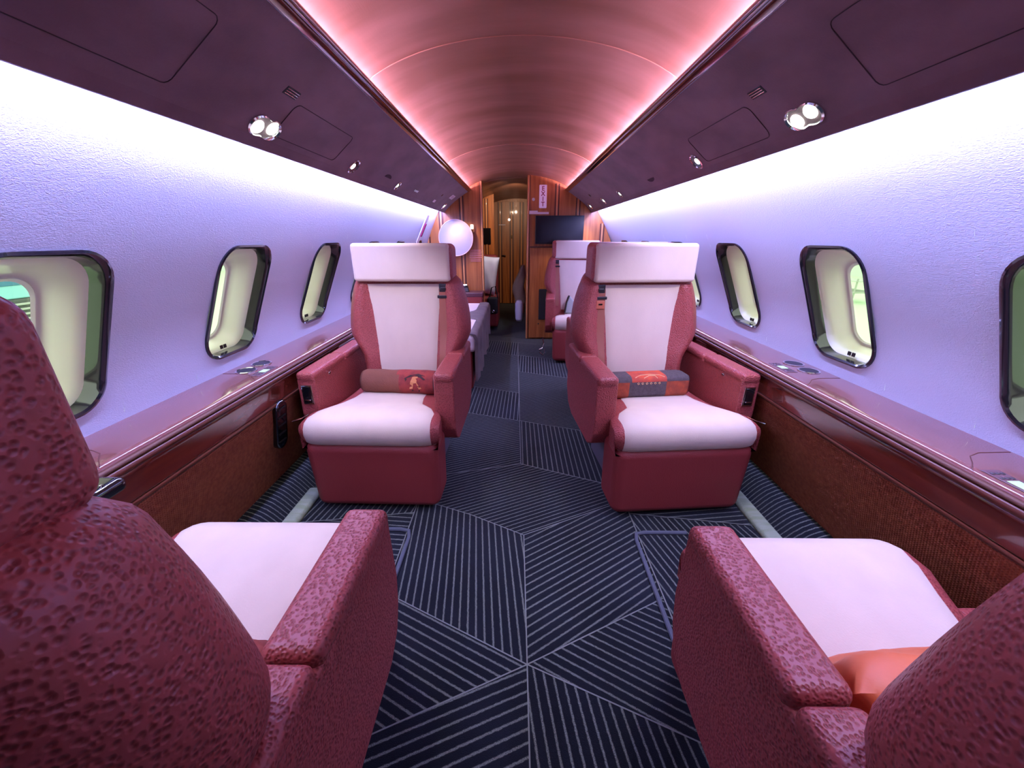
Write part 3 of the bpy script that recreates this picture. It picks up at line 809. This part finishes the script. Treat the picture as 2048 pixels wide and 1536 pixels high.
# rolled blanket, left seat: brown half and red half with a dark palm and orange motif
t = thing('rolled_blanket', 'rolled brown and red patterned blanket on the left seat facing the camera', 'blanket', mtx=in_seat('FL', .03, .30, .487, R(-3)))
BROWN = mat('brown_wool', (.17, .060, .038), .95, bump=('noise', 150, .4, (1, 1, 1)), var=(7, (.24, .075, .045), (1, 1, 1), .2))
REDW = mat('red_wool', (.34, .045, .035), .95, bump=('noise', 150, .4, (1, 1, 1)), var=(26, (.20, .03, .03), (1, 1, 1), .15))
bm = roll_mesh(.42, .062, .064, sq=1.0)
for f in bm.faces:
    c = f.calc_center_median(); f.material_index = 1 if c.x > .0 + .01*math.sin(c.z*80) and c.x < .17 else (2 if c.x >= .17 else 0)
DKW = mat('dark_brown_wool', (.045, .02, .02), .95)
obj('blanket_roll', bm, [BROWN, REDW, DKW], t, angle=70)
def on_roll(ry, rz_, x, ang, out=.002): return Vector((x, -math.cos(ang)*(ry+out), math.sin(ang)*(rz_+out)))
def patch(t, pts, m, name, ry=.062, rz_=.064, out=.0025):
    bm = bmesh.new(); a = [bm.verts.new(on_roll(ry, rz_, x, g, out)) for x, g in pts]; b = [bm.verts.new(on_roll(ry, rz_, x, g, -.004)) for x, g in pts]
    n = len(a); bm.faces.new(a)
    for i in range(n): bm.faces.new((a[i], a[(i+1) % n], b[(i+1) % n], b[i]))
    return obj(name, bm, m, t, smooth=False)
OCH = mat('ochre_wool', (.62, .24, .10), .95)
patch(t, [(.055, -.25), (.062, .35), (.072, .75), (.098, .80), (.108, .40), (.118, -.2), (.104, -.25), (.092, .25), (.078, .22), (.072, -.2)], OCH, 'motif_camel')
for pts in ([(.030, .62), (.060, .92), (.080, .86), (.050, .70), (.036, .40)], [(.080, .86), (.112, .90), (.140, .55), (.130, .50), (.108, .72)], [(.070, .95), (.100, 1.05), (.135, .85), (.105, .88)], [(.066, -.45), (.073, .3), (.079, .3), (.074, -.45)], [(.100, -.5), (.105, .0), (.110, .0), (.107, -.5)]):
    patch(t, pts, DKW, 'motif_palm')
# patchwork roll on the right seat
t = thing('patchwork_blanket_roll', 'square-folded grey and orange patchwork roll on the right seat facing the camera', 'blanket', mtx=in_seat('FR', -.02, .30, .490, R(2)))
GW = mat('grey_wool', (.105, .080, .085), .95, bump=('noise', 160, .5, (1, 1, 1)), var=(90, (.07, .05, .055), (1, 1, 1), .2))
OW = mat('orange_red_wool', (.60, .085, .035), .95, bump=('noise', 160, .4, (1, 1, 1)), var=(22, (.42, .06, .04), (1, 1, 1), .12))
OW2 = mat('rust_wool', (.42, .075, .03), .95, bump=('noise', 160, .4, (1, 1, 1)), var=(30, (.26, .05, .025), (1, 1, 1), .12))
bm = bmesh.new(); loops = []
for i in range(37):
    x = -.205+.41*i/36; e = min(i, 36-i)/36*.41; k = 1-.12*math.exp(-e/.010)
    lp = [(x, p*k, q*k) for p, q in rrect(.060, .058, .026, 4)]; loops.append(lp)
loft(bm, loops)
for f in bm.faces:
    c = f.calc_center_median(); up = c.z > .008 
    if up: f.material_index = 1 if -.105 < c.x < .085 else 0
    else: f.material_index = 2 if c.x < -.115 else (0 if c.x < .085 else 2)
obj('blanket_roll', bm, [GW, OW, OW2], t, angle=70)
bm = bmesh.new()
for q in range(6):
    x = -.075+q*.022; tube(bm, [(x, -.0612, .026), (x+.008, -.0612, .030), (x+.012, -.0612, .024), (x+.004, -.0612, .020), (x, -.0612, .026)], .0016, 5)
tube(bm, [(-.085, -.050, .0530), (-.05, -.030, .0586), (.0, -.022, .0590), (.045, -.035, .0586), (.07, -.050, .0530)], .0020, 5)
tube(bm, [(-.04, -.052, .0500), (-.01, -.040, .0585), (.02, -.040, .0585), (.03, -.054, .0490)], .0020, 5)
obj('stitched_motif', bm, mat('ochre_thread', (.70, .42, .22), .9), t)

# ------------------------------------------------------------------ pillows on the near seats
def pillow_mesh(w_, h_, d_, n=16, pinch=.08):
    bm = bmesh.new()
    grids = []
    for sgn in (1, -1):
        rows = []
        for i in range(n+1):
            row = []
            for j in range(n+1):
                u = -1+2*i/n; v = -1+2*j/n
                k = (1-u**4)*(1-v**4); z = sgn*d_*max(0, k)**.55
                x = u*w_*(1-pinch*(1-v*v)*abs(u)); y = v*h_*(1-pinch*(1-u*u)*abs(v))
                row.append(bm.verts.new((x, y, z+.006*math.sin(u*7+v*5)*k)))
            rows.append(row)
        for i in range(n):
            for j in range(n): bm.faces.new((rows[i][j], rows[i+1][j], rows[i+1][j+1], rows[i][j+1]))
    bmesh.ops.remove_doubles(bm, verts=bm.verts[:], dist=1e-4)
    return bm
o = obj('throw_pillow', pillow_mesh(.20, .115, .058), ORANGE, angle=80)
o.matrix_world = in_seat('NR', .06, .27, .53) @ Matrix.Rotation(R(62), 4, 'X'); tag(o, 'orange leather pillow leaning in the nearest right seat', 'pillow')
o = obj('lumbar_pillow', pillow_mesh(.17, .09, .05), mat('brick_wool', (.28, .05, .035), .9, bump=('noise', 160, .4, (1, 1, 1))), angle=80)
o.matrix_world = in_seat('NL', -.10, .28, .51) @ Matrix.Rotation(R(70), 4, 'X'); tag(o, 'dark red pillow corner peeking past the back of the nearest left seat', 'pillow')

# ------------------------------------------------------------------ wood partitions
def sect_outline(x0, x1, dy=0):
    """cabin outline clipped to x0..x1 (floor to ceiling)"""
    pts = [(x0, 0)]
    def top(x):
        h = abs(x-XB)
        if h < .57: return CZ(h)+.01
        # wall height at this half-width: invert HW on upper part
        lo, hi = .67, 1.75
        for _ in range(30):
            m_ = (lo+hi)/2
            if HW(m_) > h: lo = m_
            else: hi = m_
        return min(lo+.02, CZ(min(h, .66))+.01)
    n = 24
    pts = [(x0, 0), (x1, 0)]
    for i in range(n+1):
        x = x1+(x0-x1)*i/n; pts.append((x, top(x)))
    return pts
def partition(name, x0, x1, y, th=.05, mouldings=(), m=WOOD):
    bm = bmesh.new(); prism(bm, sect_outline(x0, x1), 'y', y, y+th); o = obj(name, bm, m, smooth=False); struct(o)
    for mx_ in mouldings:
        h = abs(mx_-XC); zt = sect_outline(mx_, mx_+.001)[3][1]-.03
        bm = bmesh.new(); rbox(bm, mx_-.010, mx_+.010, y-.012, y+.002, .01, zt, .005, 2); obj('moulding', bm, WOOD_L, o)
        bm = bmesh.new()
        for k in (-1, 1): rbox(bm, mx_+k*.019-.008, mx_+k*.019+.008, y-.003, y+.001, .01, zt, .001, 1)
        obj('moulding_groove', bm, WOOD_D, o)
    return o
PR = partition('wall_back_right', .13, XC+1.27, YP, .05, (.46, .70, .99))
PL = partition('wall_back_left', XC-1.27, -.385, YP, .05, (-.62, -.86, -1.02), )
for x, side in ((.138, PR), (-.392, PL)):
    zt = CZ(abs(x-XB))-.002
    bm = bmesh.new(); rbox(bm, x-.012, x+.012, YP-.012, YP+.06, .0, zt, .008, 3); obj('door_jamb', bm, WOOD_L, side)
    k = 1 if x > 0 else -1
    bm = bmesh.new(); rbox(bm, x+k*.016-.004, x+k*.016+.004, YP-.003, YP+.002, .0, zt, .001, 1); obj('jamb_groove', bm, WOOD_D, side)
partition('wall_inner_left', XC-1.27, -.335, YQ, .05, (-.45,))
EW = partition('wall_end', XC-1.27, XC+1.27, YE, .05, (.22, .42))
bm = bmesh.new(); rbox(bm, XC-1.28, XC+1.28, Y0-.05, Y0, 0, 2.0, 0); struct(obj('wall_rear', bm, WOOD, smooth=False))
# end door with its mouldings, lever and knob
bm = bmesh.new(); rbox(bm, -.335, .14, YE-.03, YE+.01, .005, 1.80, .004, 2); D1 = obj('door_1', bm, WOOD); struct(D1)
for xx in (-.29, -.08, .10):
    bm = bmesh.new(); rbox(bm, xx-.012, xx+.012, YE-.045, YE-.028, .01, 1.79, .006, 2); obj('door_moulding', bm, WOOD_L, D1)
    bm = bmesh.new()
    for k in (-1, 1): rbox(bm, xx+k*.026-.014, xx+k*.026+.014, YE-.034, YE-.028, .01, 1.79, .001, 1)
    obj('door_groove', bm, WOOD_D, D1)
bm = bmesh.new(); disc(bm, .022, 0, .03, 16, bev=.006); h = obj('glowing_knob', bm, DIM, D1); h.location = (-.125, YE-.055, 1.50); h.rotation_euler = (PI/2, 0, 0)  # knob glows by itself, its brightness put in as emission
bm = bmesh.new(); rbox(bm, -.07, .05, -.005, .005, -.008, .008, .003, 2); h = obj('door_plate', bm, PLATE, D1); h.location = (-.24, YE-.045, 1.415)
bm = bmesh.new(); tube(bm, [(0, 0, 0), (.03, -.03, .01), (.07, -.03, .0)], .010, 8); h = obj('door_lever', bm, DARKM, D1); h.location = (-.26, YE-.05, .88)
bm = bmesh.new(); rbox(bm, -.02, .0, YE-.02-.04, YE-.03, 1.18, 1.24, .008, 2); h = obj('coat_hook', bm, mat('brass', (.8, .55, .25), .25, 1), D1); h.location = (-.07, 0, 0)

# chair rail and lower cabinet face on the right partition
t = thing('partition_cabinet', 'low wood cabinet built against the right partition with a dark magazine pocket', 'cabinet', (.30, YP-.02, 0))
bm = bmesh.new(); rbox(bm, -.135, .20, -.012, .015, .02, 1.09, .004, 2); obj('cabinet_front', bm, WOOD, t)
bm = bmesh.new(); rbox(bm, -.14, .205, -.022, .0, 1.09, 1.105, .004, 2); obj('cabinet_top_edge', bm, WOOD_D, t)
bm = bmesh.new(); rbox(bm, -.02, .12, -.020, .0, .25, .62, .006, 2); obj('magazine_pocket', bm, BLACKC, t)
bm = bmesh.new(); rbox(bm, .06, .10, -.028, -.018, .40, .408, .002, 1); obj('pocket_clip', bm, CHROME, t)
bm = bmesh.new(); disc(bm, .008, 0, .01, 10); h = obj('cabinet_knob', bm, CHROME, t); h.location = (-.02, -.012, .20); h.rotation_euler = (PI/2, 0, 0)

# television on the right partition
t = thing('wall_television', 'black flat television hanging on the right wood partition beside the exit sign', 'television', (.49, YP-.09, 1.28))
bm = bmesh.new(); rbox(bm, -.272, .272, -.012, .015, -.150, .150, .004, 2); obj('tv_body', bm, mat('tv_black', (.004, .004, .005), .3), t)
bm = bmesh.new(); rbox(bm, -.264, .264, -.0135, -.010, -.142, .142, .001, 1); obj('tv_screen', bm, SCREEN, t)
bm = bmesh.new(); rbox(bm, -.08, .08, .012, .092, -.06, .06, .004, 2); obj('tv_bracket', bm, DARKM, t)

# letters
def text_obj(body, size, m, parent, loc, name, ext=.001, align='CENTER', rot=(PI/2, 0, 0)):
    cu = bpy.data.curves.new(name, 'FONT'); cu.body = body; cu.size = size; cu.extrude = ext; cu.align_x = align; cu.align_y = 'CENTER'; cu.offset = .0012
    o = bpy.data.objects.new(name+'_tmp', cu); COL.objects.link(o)
    dg = bpy.context.evaluated_depsgraph_get(); me = bpy.data.meshes.new_from_object(o.evaluated_get(dg)); bpy.data.objects.remove(o)
    me.name = name; me.materials.clear(); me.materials.append(m)
    q = bpy.data.objects.new(name, me); COL.objects.link(q); q.parent = parent; q.location = loc; q.rotation_euler = rot; return q
INK = mat('magenta_letter', (.28, .004, .08), .6)
t = thing('exit_sign', 'white vertical EXIT sign on the right wood partition above the television', 'sign', (.300, YP-.014, 1.628))
bm = bmesh.new(); rbox(bm, -.042, .042, -.006, .012, -.118, .118, .008, 3); obj('sign_plate', bm, mat('sign_white', (.82, .66, .90), .5, emit=((.85, .6, 1), .12)), t)
for i, ch in enumerate('EXIT'): text_obj(ch, .064, INK, t, (0, -.0075, .079-i*.053), 'letter')
bm = bmesh.new(); disc(bm, .017, 0, .012, 20, bev=.004); o = obj('round_indicator', bm, PLATE); o.name = 'round_indicator'; o.location = (.195, YP-.001, 1.60); o.rotation_euler = (PI/2, 0, 0)
tag(o, 'small round white indicator left of the exit sign', 'indicator light')
t = thing('placard_strip', 'pale horizontal placard strip below the exit sign', 'placard', (.255, YP-.014, 1.46))
bm = bmesh.new(); rbox(bm, -.105, .115, -.004, .012, -.012, .010, .002, 1); rbox(bm, -.105, -.01, -.005, .011, -.010, .024, .002, 1); obj('placard_plate', bm, PLATE, t)
# left partition: printed notice, sconce, round pale disc
t = thing('printed_notice', 'faint pink printed notice on the left wood partition', 'notice', (-.475, YP-.003, 1.00))
bm = bmesh.new()
random.seed(3)
for i in range(7):
    w_ = .060+random.random()*.02; rbox(bm, -w_, w_, -.002, .002, .060-i*.020-.004, .060-i*.020+.004, .0005, 1)
obj('printed_line', bm, mat('pink_print', (.62, .22, .22), .6), t)
t = thing('round_disc', 'large round pale disc on the left wood partition behind the left seat headrest', 'disc', (-.690, YP-.05, 1.195))
t.rotation_euler = (PI/2, 0, 0)
bm = bmesh.new(); disc(bm, .196, -.03, .010, 64, bev=.004); obj('disc_body', bm, mat('frosted_disc', (.44, .38, .50), .5, spec=.3, var=(5, (.36, .32, .42), (1, 1, 1), .3)), t)
bm = bmesh.new(); ring(bm, .192, .199, .004, .012, 64); obj('disc_rim', bm, mat('disc_rim_pink', (.80, .55, .66), .4), t)
t = thing('wall_sconce', 'tiny white sconce lamp on the left partition beside the round disc', 'sconce', (-.505, YP-.005, 1.31))
bm = bmesh.new(); rbox(bm, -.018, .018, -.035, .0, -.02, .03, .010, 3); obj('sconce_shade', bm, DIM, t)
bm = bmesh.new(); rbox(bm, .004, .026, -.012, .004, -.055, -.01, .006, 2); obj('sconce_arm', bm, WOOD_L, t)
# screen on inner partition
t = thing('small_screen', 'small black screen on the inner partition seen through the opening', 'screen', (-.455, YQ-.012, 1.22))
bm = bmesh.new(); rbox(bm, -.075, .068, -.012, .01, -.115, .115, .004, 2); obj('screen_body', bm, SCREEN, t)
bm = bmesh.new(); rbox(bm, -.050, .045, -.0135, -.011, -.09, .09, .001, 1); obj('screen_glass', bm, BLACKG, t)

# ------------------------------------------------------------------ divan with blanket on the left
t = thing('divan_bed', 'pale sheeted divan bed along the left side beyond the left seat', 'divan', (-.65, 3.75, 0))
bm = bmesh.new(); rbox(bm, -.36, .30, -.78, .78, .02, .36, .02); obj('divan_base', bm, LEATHER_S, t)
bm = bmesh.new(); rbox(bm, -.37, .335, -.80, .80, .34, .485, .035, 4); obj('mattress', bm, mat('pink_sheet', (.82, .66, .66), .8), t)
bm = bmesh.new()
for y_ in (.25, -.2): rbox(bm, -.36, .30, y_-.003, y_+.003, .4845, .4875, .001, 1)
obj('sheet_fold', bm, mat('sheet_shadow', (.60, .42, .46), .8), t)
bm = bmesh.new(); loops = []
for i in range(25):
    y_ = -.80+1.58*i/24; wv = .012*math.sin(i*1.3)+.008*math.sin(i*2.9)
    inn = .285 - .10*min(1, max(0, (i-9)/1.5)) + .05*min(1, max(0, (i-15)/1.5))
    bot = .10+.03*math.sin(i*.8)+(.09 if i > 16 else 0)
    lp = [(inn, y_, .492), (.30, y_, .497), (.335, y_, .49), (.350+wv*.3, y_, .46), (.352+wv*.6, y_, .40), (.345+wv, y_, .28), (.340+wv*1.6, y_, bot), (.325+wv*1.6, y_, bot), (.325, y_, .3), (.33, y_, .44), (.31, y_, .485), (inn, y_, .488)]
    loops.append(lp)
loft(bm, loops); o = obj('bed_blanket', bm, GREYBL, angle=70); o.location = (-.65, 3.75, 0); tag(o, 'grey-brown blanket draped over the aisle edge of the divan', 'blanket')
t = thing('divan_side_console', 'dark plum console between the divan and the left partition', 'console', (-.72, 4.67, 0))
bm = bmesh.new(); rbox(bm, -.30, .33, -.10, .10, .0, .555, .012); obj('console_body', bm, LEATHER_S, t)
bm = bmesh.new(); rbox(bm, -.31, .34, -.105, .105, .545, .60, .014); obj('console_top', bm, mat('dark_plum_leather', (.09, .02, .03), .4), t)
t = thing('table_lamp_box', 'small black tapered lamp box on the plum console', 'lamp box', (-.60, 4.66, .60))
bm = bmesh.new(); prism(bm, [(-.055, 0), (.055, 0), (.035, .075), (-.035, .075)], 'y', -.04, .04, .008); obj('lamp_box_body', bm, BLACKG, t)
bm = bmesh.new(); rbox(bm, -.022, .022, -.02, .02, .074, .082, .003, 2); obj('lamp_box_top', bm, DIM, t)

# ------------------------------------------------------------------ beyond the opening
o = obj('white_pillow', pillow_mesh(.17, .25, .07, pinch=.05), WHITEC, angle=80)
o.matrix_world = Matrix.Translation((-.42, 5.35, .73)) @ Matrix.Rotation(R(8), 4, 'Y') @ Matrix.Rotation(R(84), 4, 'X'); tag(o, 'crumpled white pillow standing upright, seen through the opening', 'pillow')
t = thing('side_sofa', 'dark sofa seat carrying the white pillow beyond the opening', 'sofa', (-.50, 5.5, 0))
bm = bmesh.new(); rbox(bm, -.28, .26, -.30, .32, .05, .46, .04, 4); obj('seat_block', bm, LEATHER_S, t)
bm = bmesh.new(); rbox(bm, -.28, .255, -.02, .18, .44, .98, .05, 4); obj('seat_back', bm, LEATHER_S, t)
t = thing('shoulder_bag', 'small black bag hanging below the white pillow with a bright buckle', 'bag', (-.30, 5.20, .36))
bm = bmesh.new(); rbox(bm, -.08, .06, -.05, .05, -.12, .10, .03, 4); obj('bag_body', bm, BLACKC, t)
bm = bmesh.new(); tube(bm, [(-.05, 0, .08), (-.02, 0, .22), (.03, 0, .24), (.06, 0, .08)], .008, 8); obj('bag_strap', bm, BLACKC, t)
bm = bmesh.new(); ring(bm, .010, .018, 0, .004, 16); h = obj('bag_buckle', bm, CHROME, t); h.location = (.0, -.055, -.08); h.rotation_euler = (PI/2, 0, 0)
# jacket over the seat beyond the partition
bm = bmesh.new(); loops = []
for i in range(13):
    k = i/12; z = .86-.62*k; w_ = .035+.10*math.sin(min(1, k*1.6)*PI/2)*(1-.45*max(0, k-.55)/.45); cx_ = .065-.055*math.sin(min(1, k*1.7)*PI/2)+.05*max(0, k-.5)
    lp = []
    for j in range(16):
        a = 2*PI*j/16; f = 1+.16*math.sin(3*a+i*.9)
        lp.append((cx_+math.cos(a)*w_*.62*f, math.sin(a)*.07*f, z))
    loops.append(lp)
loft(bm, loops); o = obj('draped_jacket', bm, KHAKI, angle=80); o.location = (.03, 5.32, 0); tag(o, 'khaki jacket draped over the seat beyond the opening', 'jacket')
bm = bmesh.new(); loops = [[(math.cos(a)*r_*(1+.1*math.sin(2*a)), math.sin(a)*r_, z) for a in [2*PI*k/14 for k in range(14)]] for r_, z in ((.035, .16), (.05, .20), (.055, .30), (.052, .40), (.03, .44))]
loft(bm, loops); o = obj('white_cloth', bm, WHITEC, angle=80); o.location = (.045, 5.18, -.02); tag(o, 'white cloth hanging low beneath the khaki jacket', 'cloth')
# items on the far right seat
t = thing('headset_pouch', 'grey pouch with a dark clip standing on the far right seat', 'pouch', mtx=in_seat('CR', -.10, .30, .44))
bm = bmesh.new(); prism(bm, [(-.06, 0), (.07, 0), (.05, .12), (-.01, .19), (-.03, .17)], 'y', -.03, .03, .012); obj('pouch_body', bm, mat('pouch_grey', (.38, .40, .40), .6), t)
bm = bmesh.new(); tube(bm, [(-.05, -.03, .01), (-.035, -.034, .12), (-.01, -.034, .19)], .010, 8); obj('pouch_clip', bm, BLACKG, t)
bm = bmesh.new(); tube(bm, [(0, 0, .16), (.015, -.01, .10), (.005, -.02, .05), (-.03, -.02, .03), (-.03, -.02, .0), (.01, -.02, -.03), (.03, -.01, .0), (.02, 0, .03)], .007, 8)
o = obj('chrome_belt_buckle', bm, CHROME); o.location = (.285, 4.02, .045); tag(o, 'chrome belt hook hanging to the floor by the far right seat', 'belt hook')

# emergency exit hardware on the far left wall
t = thing('emergency_exit_lever', 'white and magenta emergency lever on the curved left wall by the partition', 'exit lever', (XC-HW(1.26), 4.25, 1.26))
for nm, y_, z_, hh, m_ in (('handle_plate', .0, .02, .16, PLATE), ('handle_grip', .0, .02, .07, INK)):
    bm = bmesh.new(); a = math.atan2(HW(1.20)-HW(1.36), .16)
    rbox(bm, 0, .012 if m_ is PLATE else .024, y_-.05 if m_ is PLATE else -.02, y_+.05 if m_ is PLATE else .02, z_-hh, z_+hh, .005, 2, mtx=Matrix.Rotation(a, 4, 'Y')); obj(nm, bm, m_, t)

# ------------------------------------------------------------------ reading light beams (one per lamp)
WARM = (1.0, .93, .82)
spot('twin_beam', (XC-.755, 1.36, 1.48), (-.62, 1.95, .6), 11, WARM, 75)
spot('twin_beam', (XC-.765, 1.29, 1.48), (-.62, 1.15, .3), 10, (.95, 1, .85), 75)
spot('twin_beam', (XC+.755, 1.36, 1.50), (.74, 1.95, .6), 11, WARM, 75)
spot('twin_beam', (XC+.765, 1.29, 1.50), (.74, 1.15, .3), 10, (.95, 1, .85), 75)
for s in (-1, 1):
    spot('twin_beam', (XC+s*.76, .35, 1.49), (XC+s*.66, .65, .4), 5.5, WARM, 80)
    spot('reading_beam', (XC+s*.755, 2.0, 1.49), (XC+s*.5, 2.2, .2), 4, WARM, 80)
    spot('reading_beam', (XC+s*.755, 3.3, 1.48), (XC+s*.6, 3.6, .3), 7, WARM, 80)
    spot('reading_beam', (XC+s*.755, 4.5, 1.47), (XC+s*.55, 4.78, .9), 11, (1, .80, .62), 90)

# ------------------------------------------------------------------ hangar outside
bm = bmesh.new(); rbox(bm, -40, 40, -20, 60, -2.25, -2.2, 0); struct(obj('floor_hangar', bm, mat('hangar_floor_pale', (.44, .60, .38), .35), smooth=False))
for s in (-1, 1):
    bm = bmesh.new(); rbox(bm, s*32-.1, s*32+.1, -20, 60, -2.2, 12, 0); struct(obj('wall_hangar_%s' % ('left' if s < 0 else 'right'), bm, mat('hangar_wall_pale', (.46, .58, .46), .7), smooth=False))
t = thing('ground_power_cart', 'teal ground service cart standing outside the left window', 'service cart', (-19, 12.3, -2.2)); t.scale = (1.5, 2.5, 1)
bm = bmesh.new(); rbox(bm, -.8, .8, -1.3, 1.3, 1.35, 2.75, .05); obj('cart_box', bm, mat('teal_paint', (.22, .48, .56), .4), t)
bm = bmesh.new(); rbox(bm, -.6, .82, .1, 1.0, 1.8, 2.4, .03); obj('cart_window', bm, mat('cart_blue_glass', (.05, .16, .28), .2), t)
bm = bmesh.new(); rbox(bm, -.8, .8, -1.3, 1.3, .35, 1.35, .05); obj('cart_chassis', bm, mat('cart_dark', (.05, .06, .06), .5), t)
for k in range(5):
    bm = bmesh.new(); rbox(bm, .8, .86, -.2, 1.25, .45+k*.17, .52+k*.17, .01, 1); obj('cart_louvre', bm, mat('cart_grey', (.35, .37, .35), .5), t)
for k in (-1, 1):
    bm = bmesh.new(); disc(bm, .35, -.1, .1, 24, bev=.02); h = obj('cart_wheel', bm, BLACKC, t); h.location = (.75, k*.9, .35); h.rotation_euler = (0, PI/2, 0)
t = thing('work_stand', 'grey wheeled work stand outside the right window', 'work stand', (19, 22.6, -2.2)); t.scale = (1, 1.2, .55)
bm = bmesh.new(); rbox(bm, -.6, .6, -.9, .9, 1.0, 1.15, .03); obj('stand_deck', bm, mat('stand_grey', (.30, .33, .28), .5), t)
for k in (-1, 1):
    for j in (-1, 1):
        bm = bmesh.new(); tube(bm, [(k*.5, j*.8, 0), (k*.5, j*.8, 2.4)], .04, 8); obj('stand_post', bm, MATS['stand_grey'], t)
bm = bmesh.new(); rbox(bm, -.6, .6, -.9, .9, 2.1, 2.15, .02); obj('stand_rail', bm, MATS['stand_grey'], t)
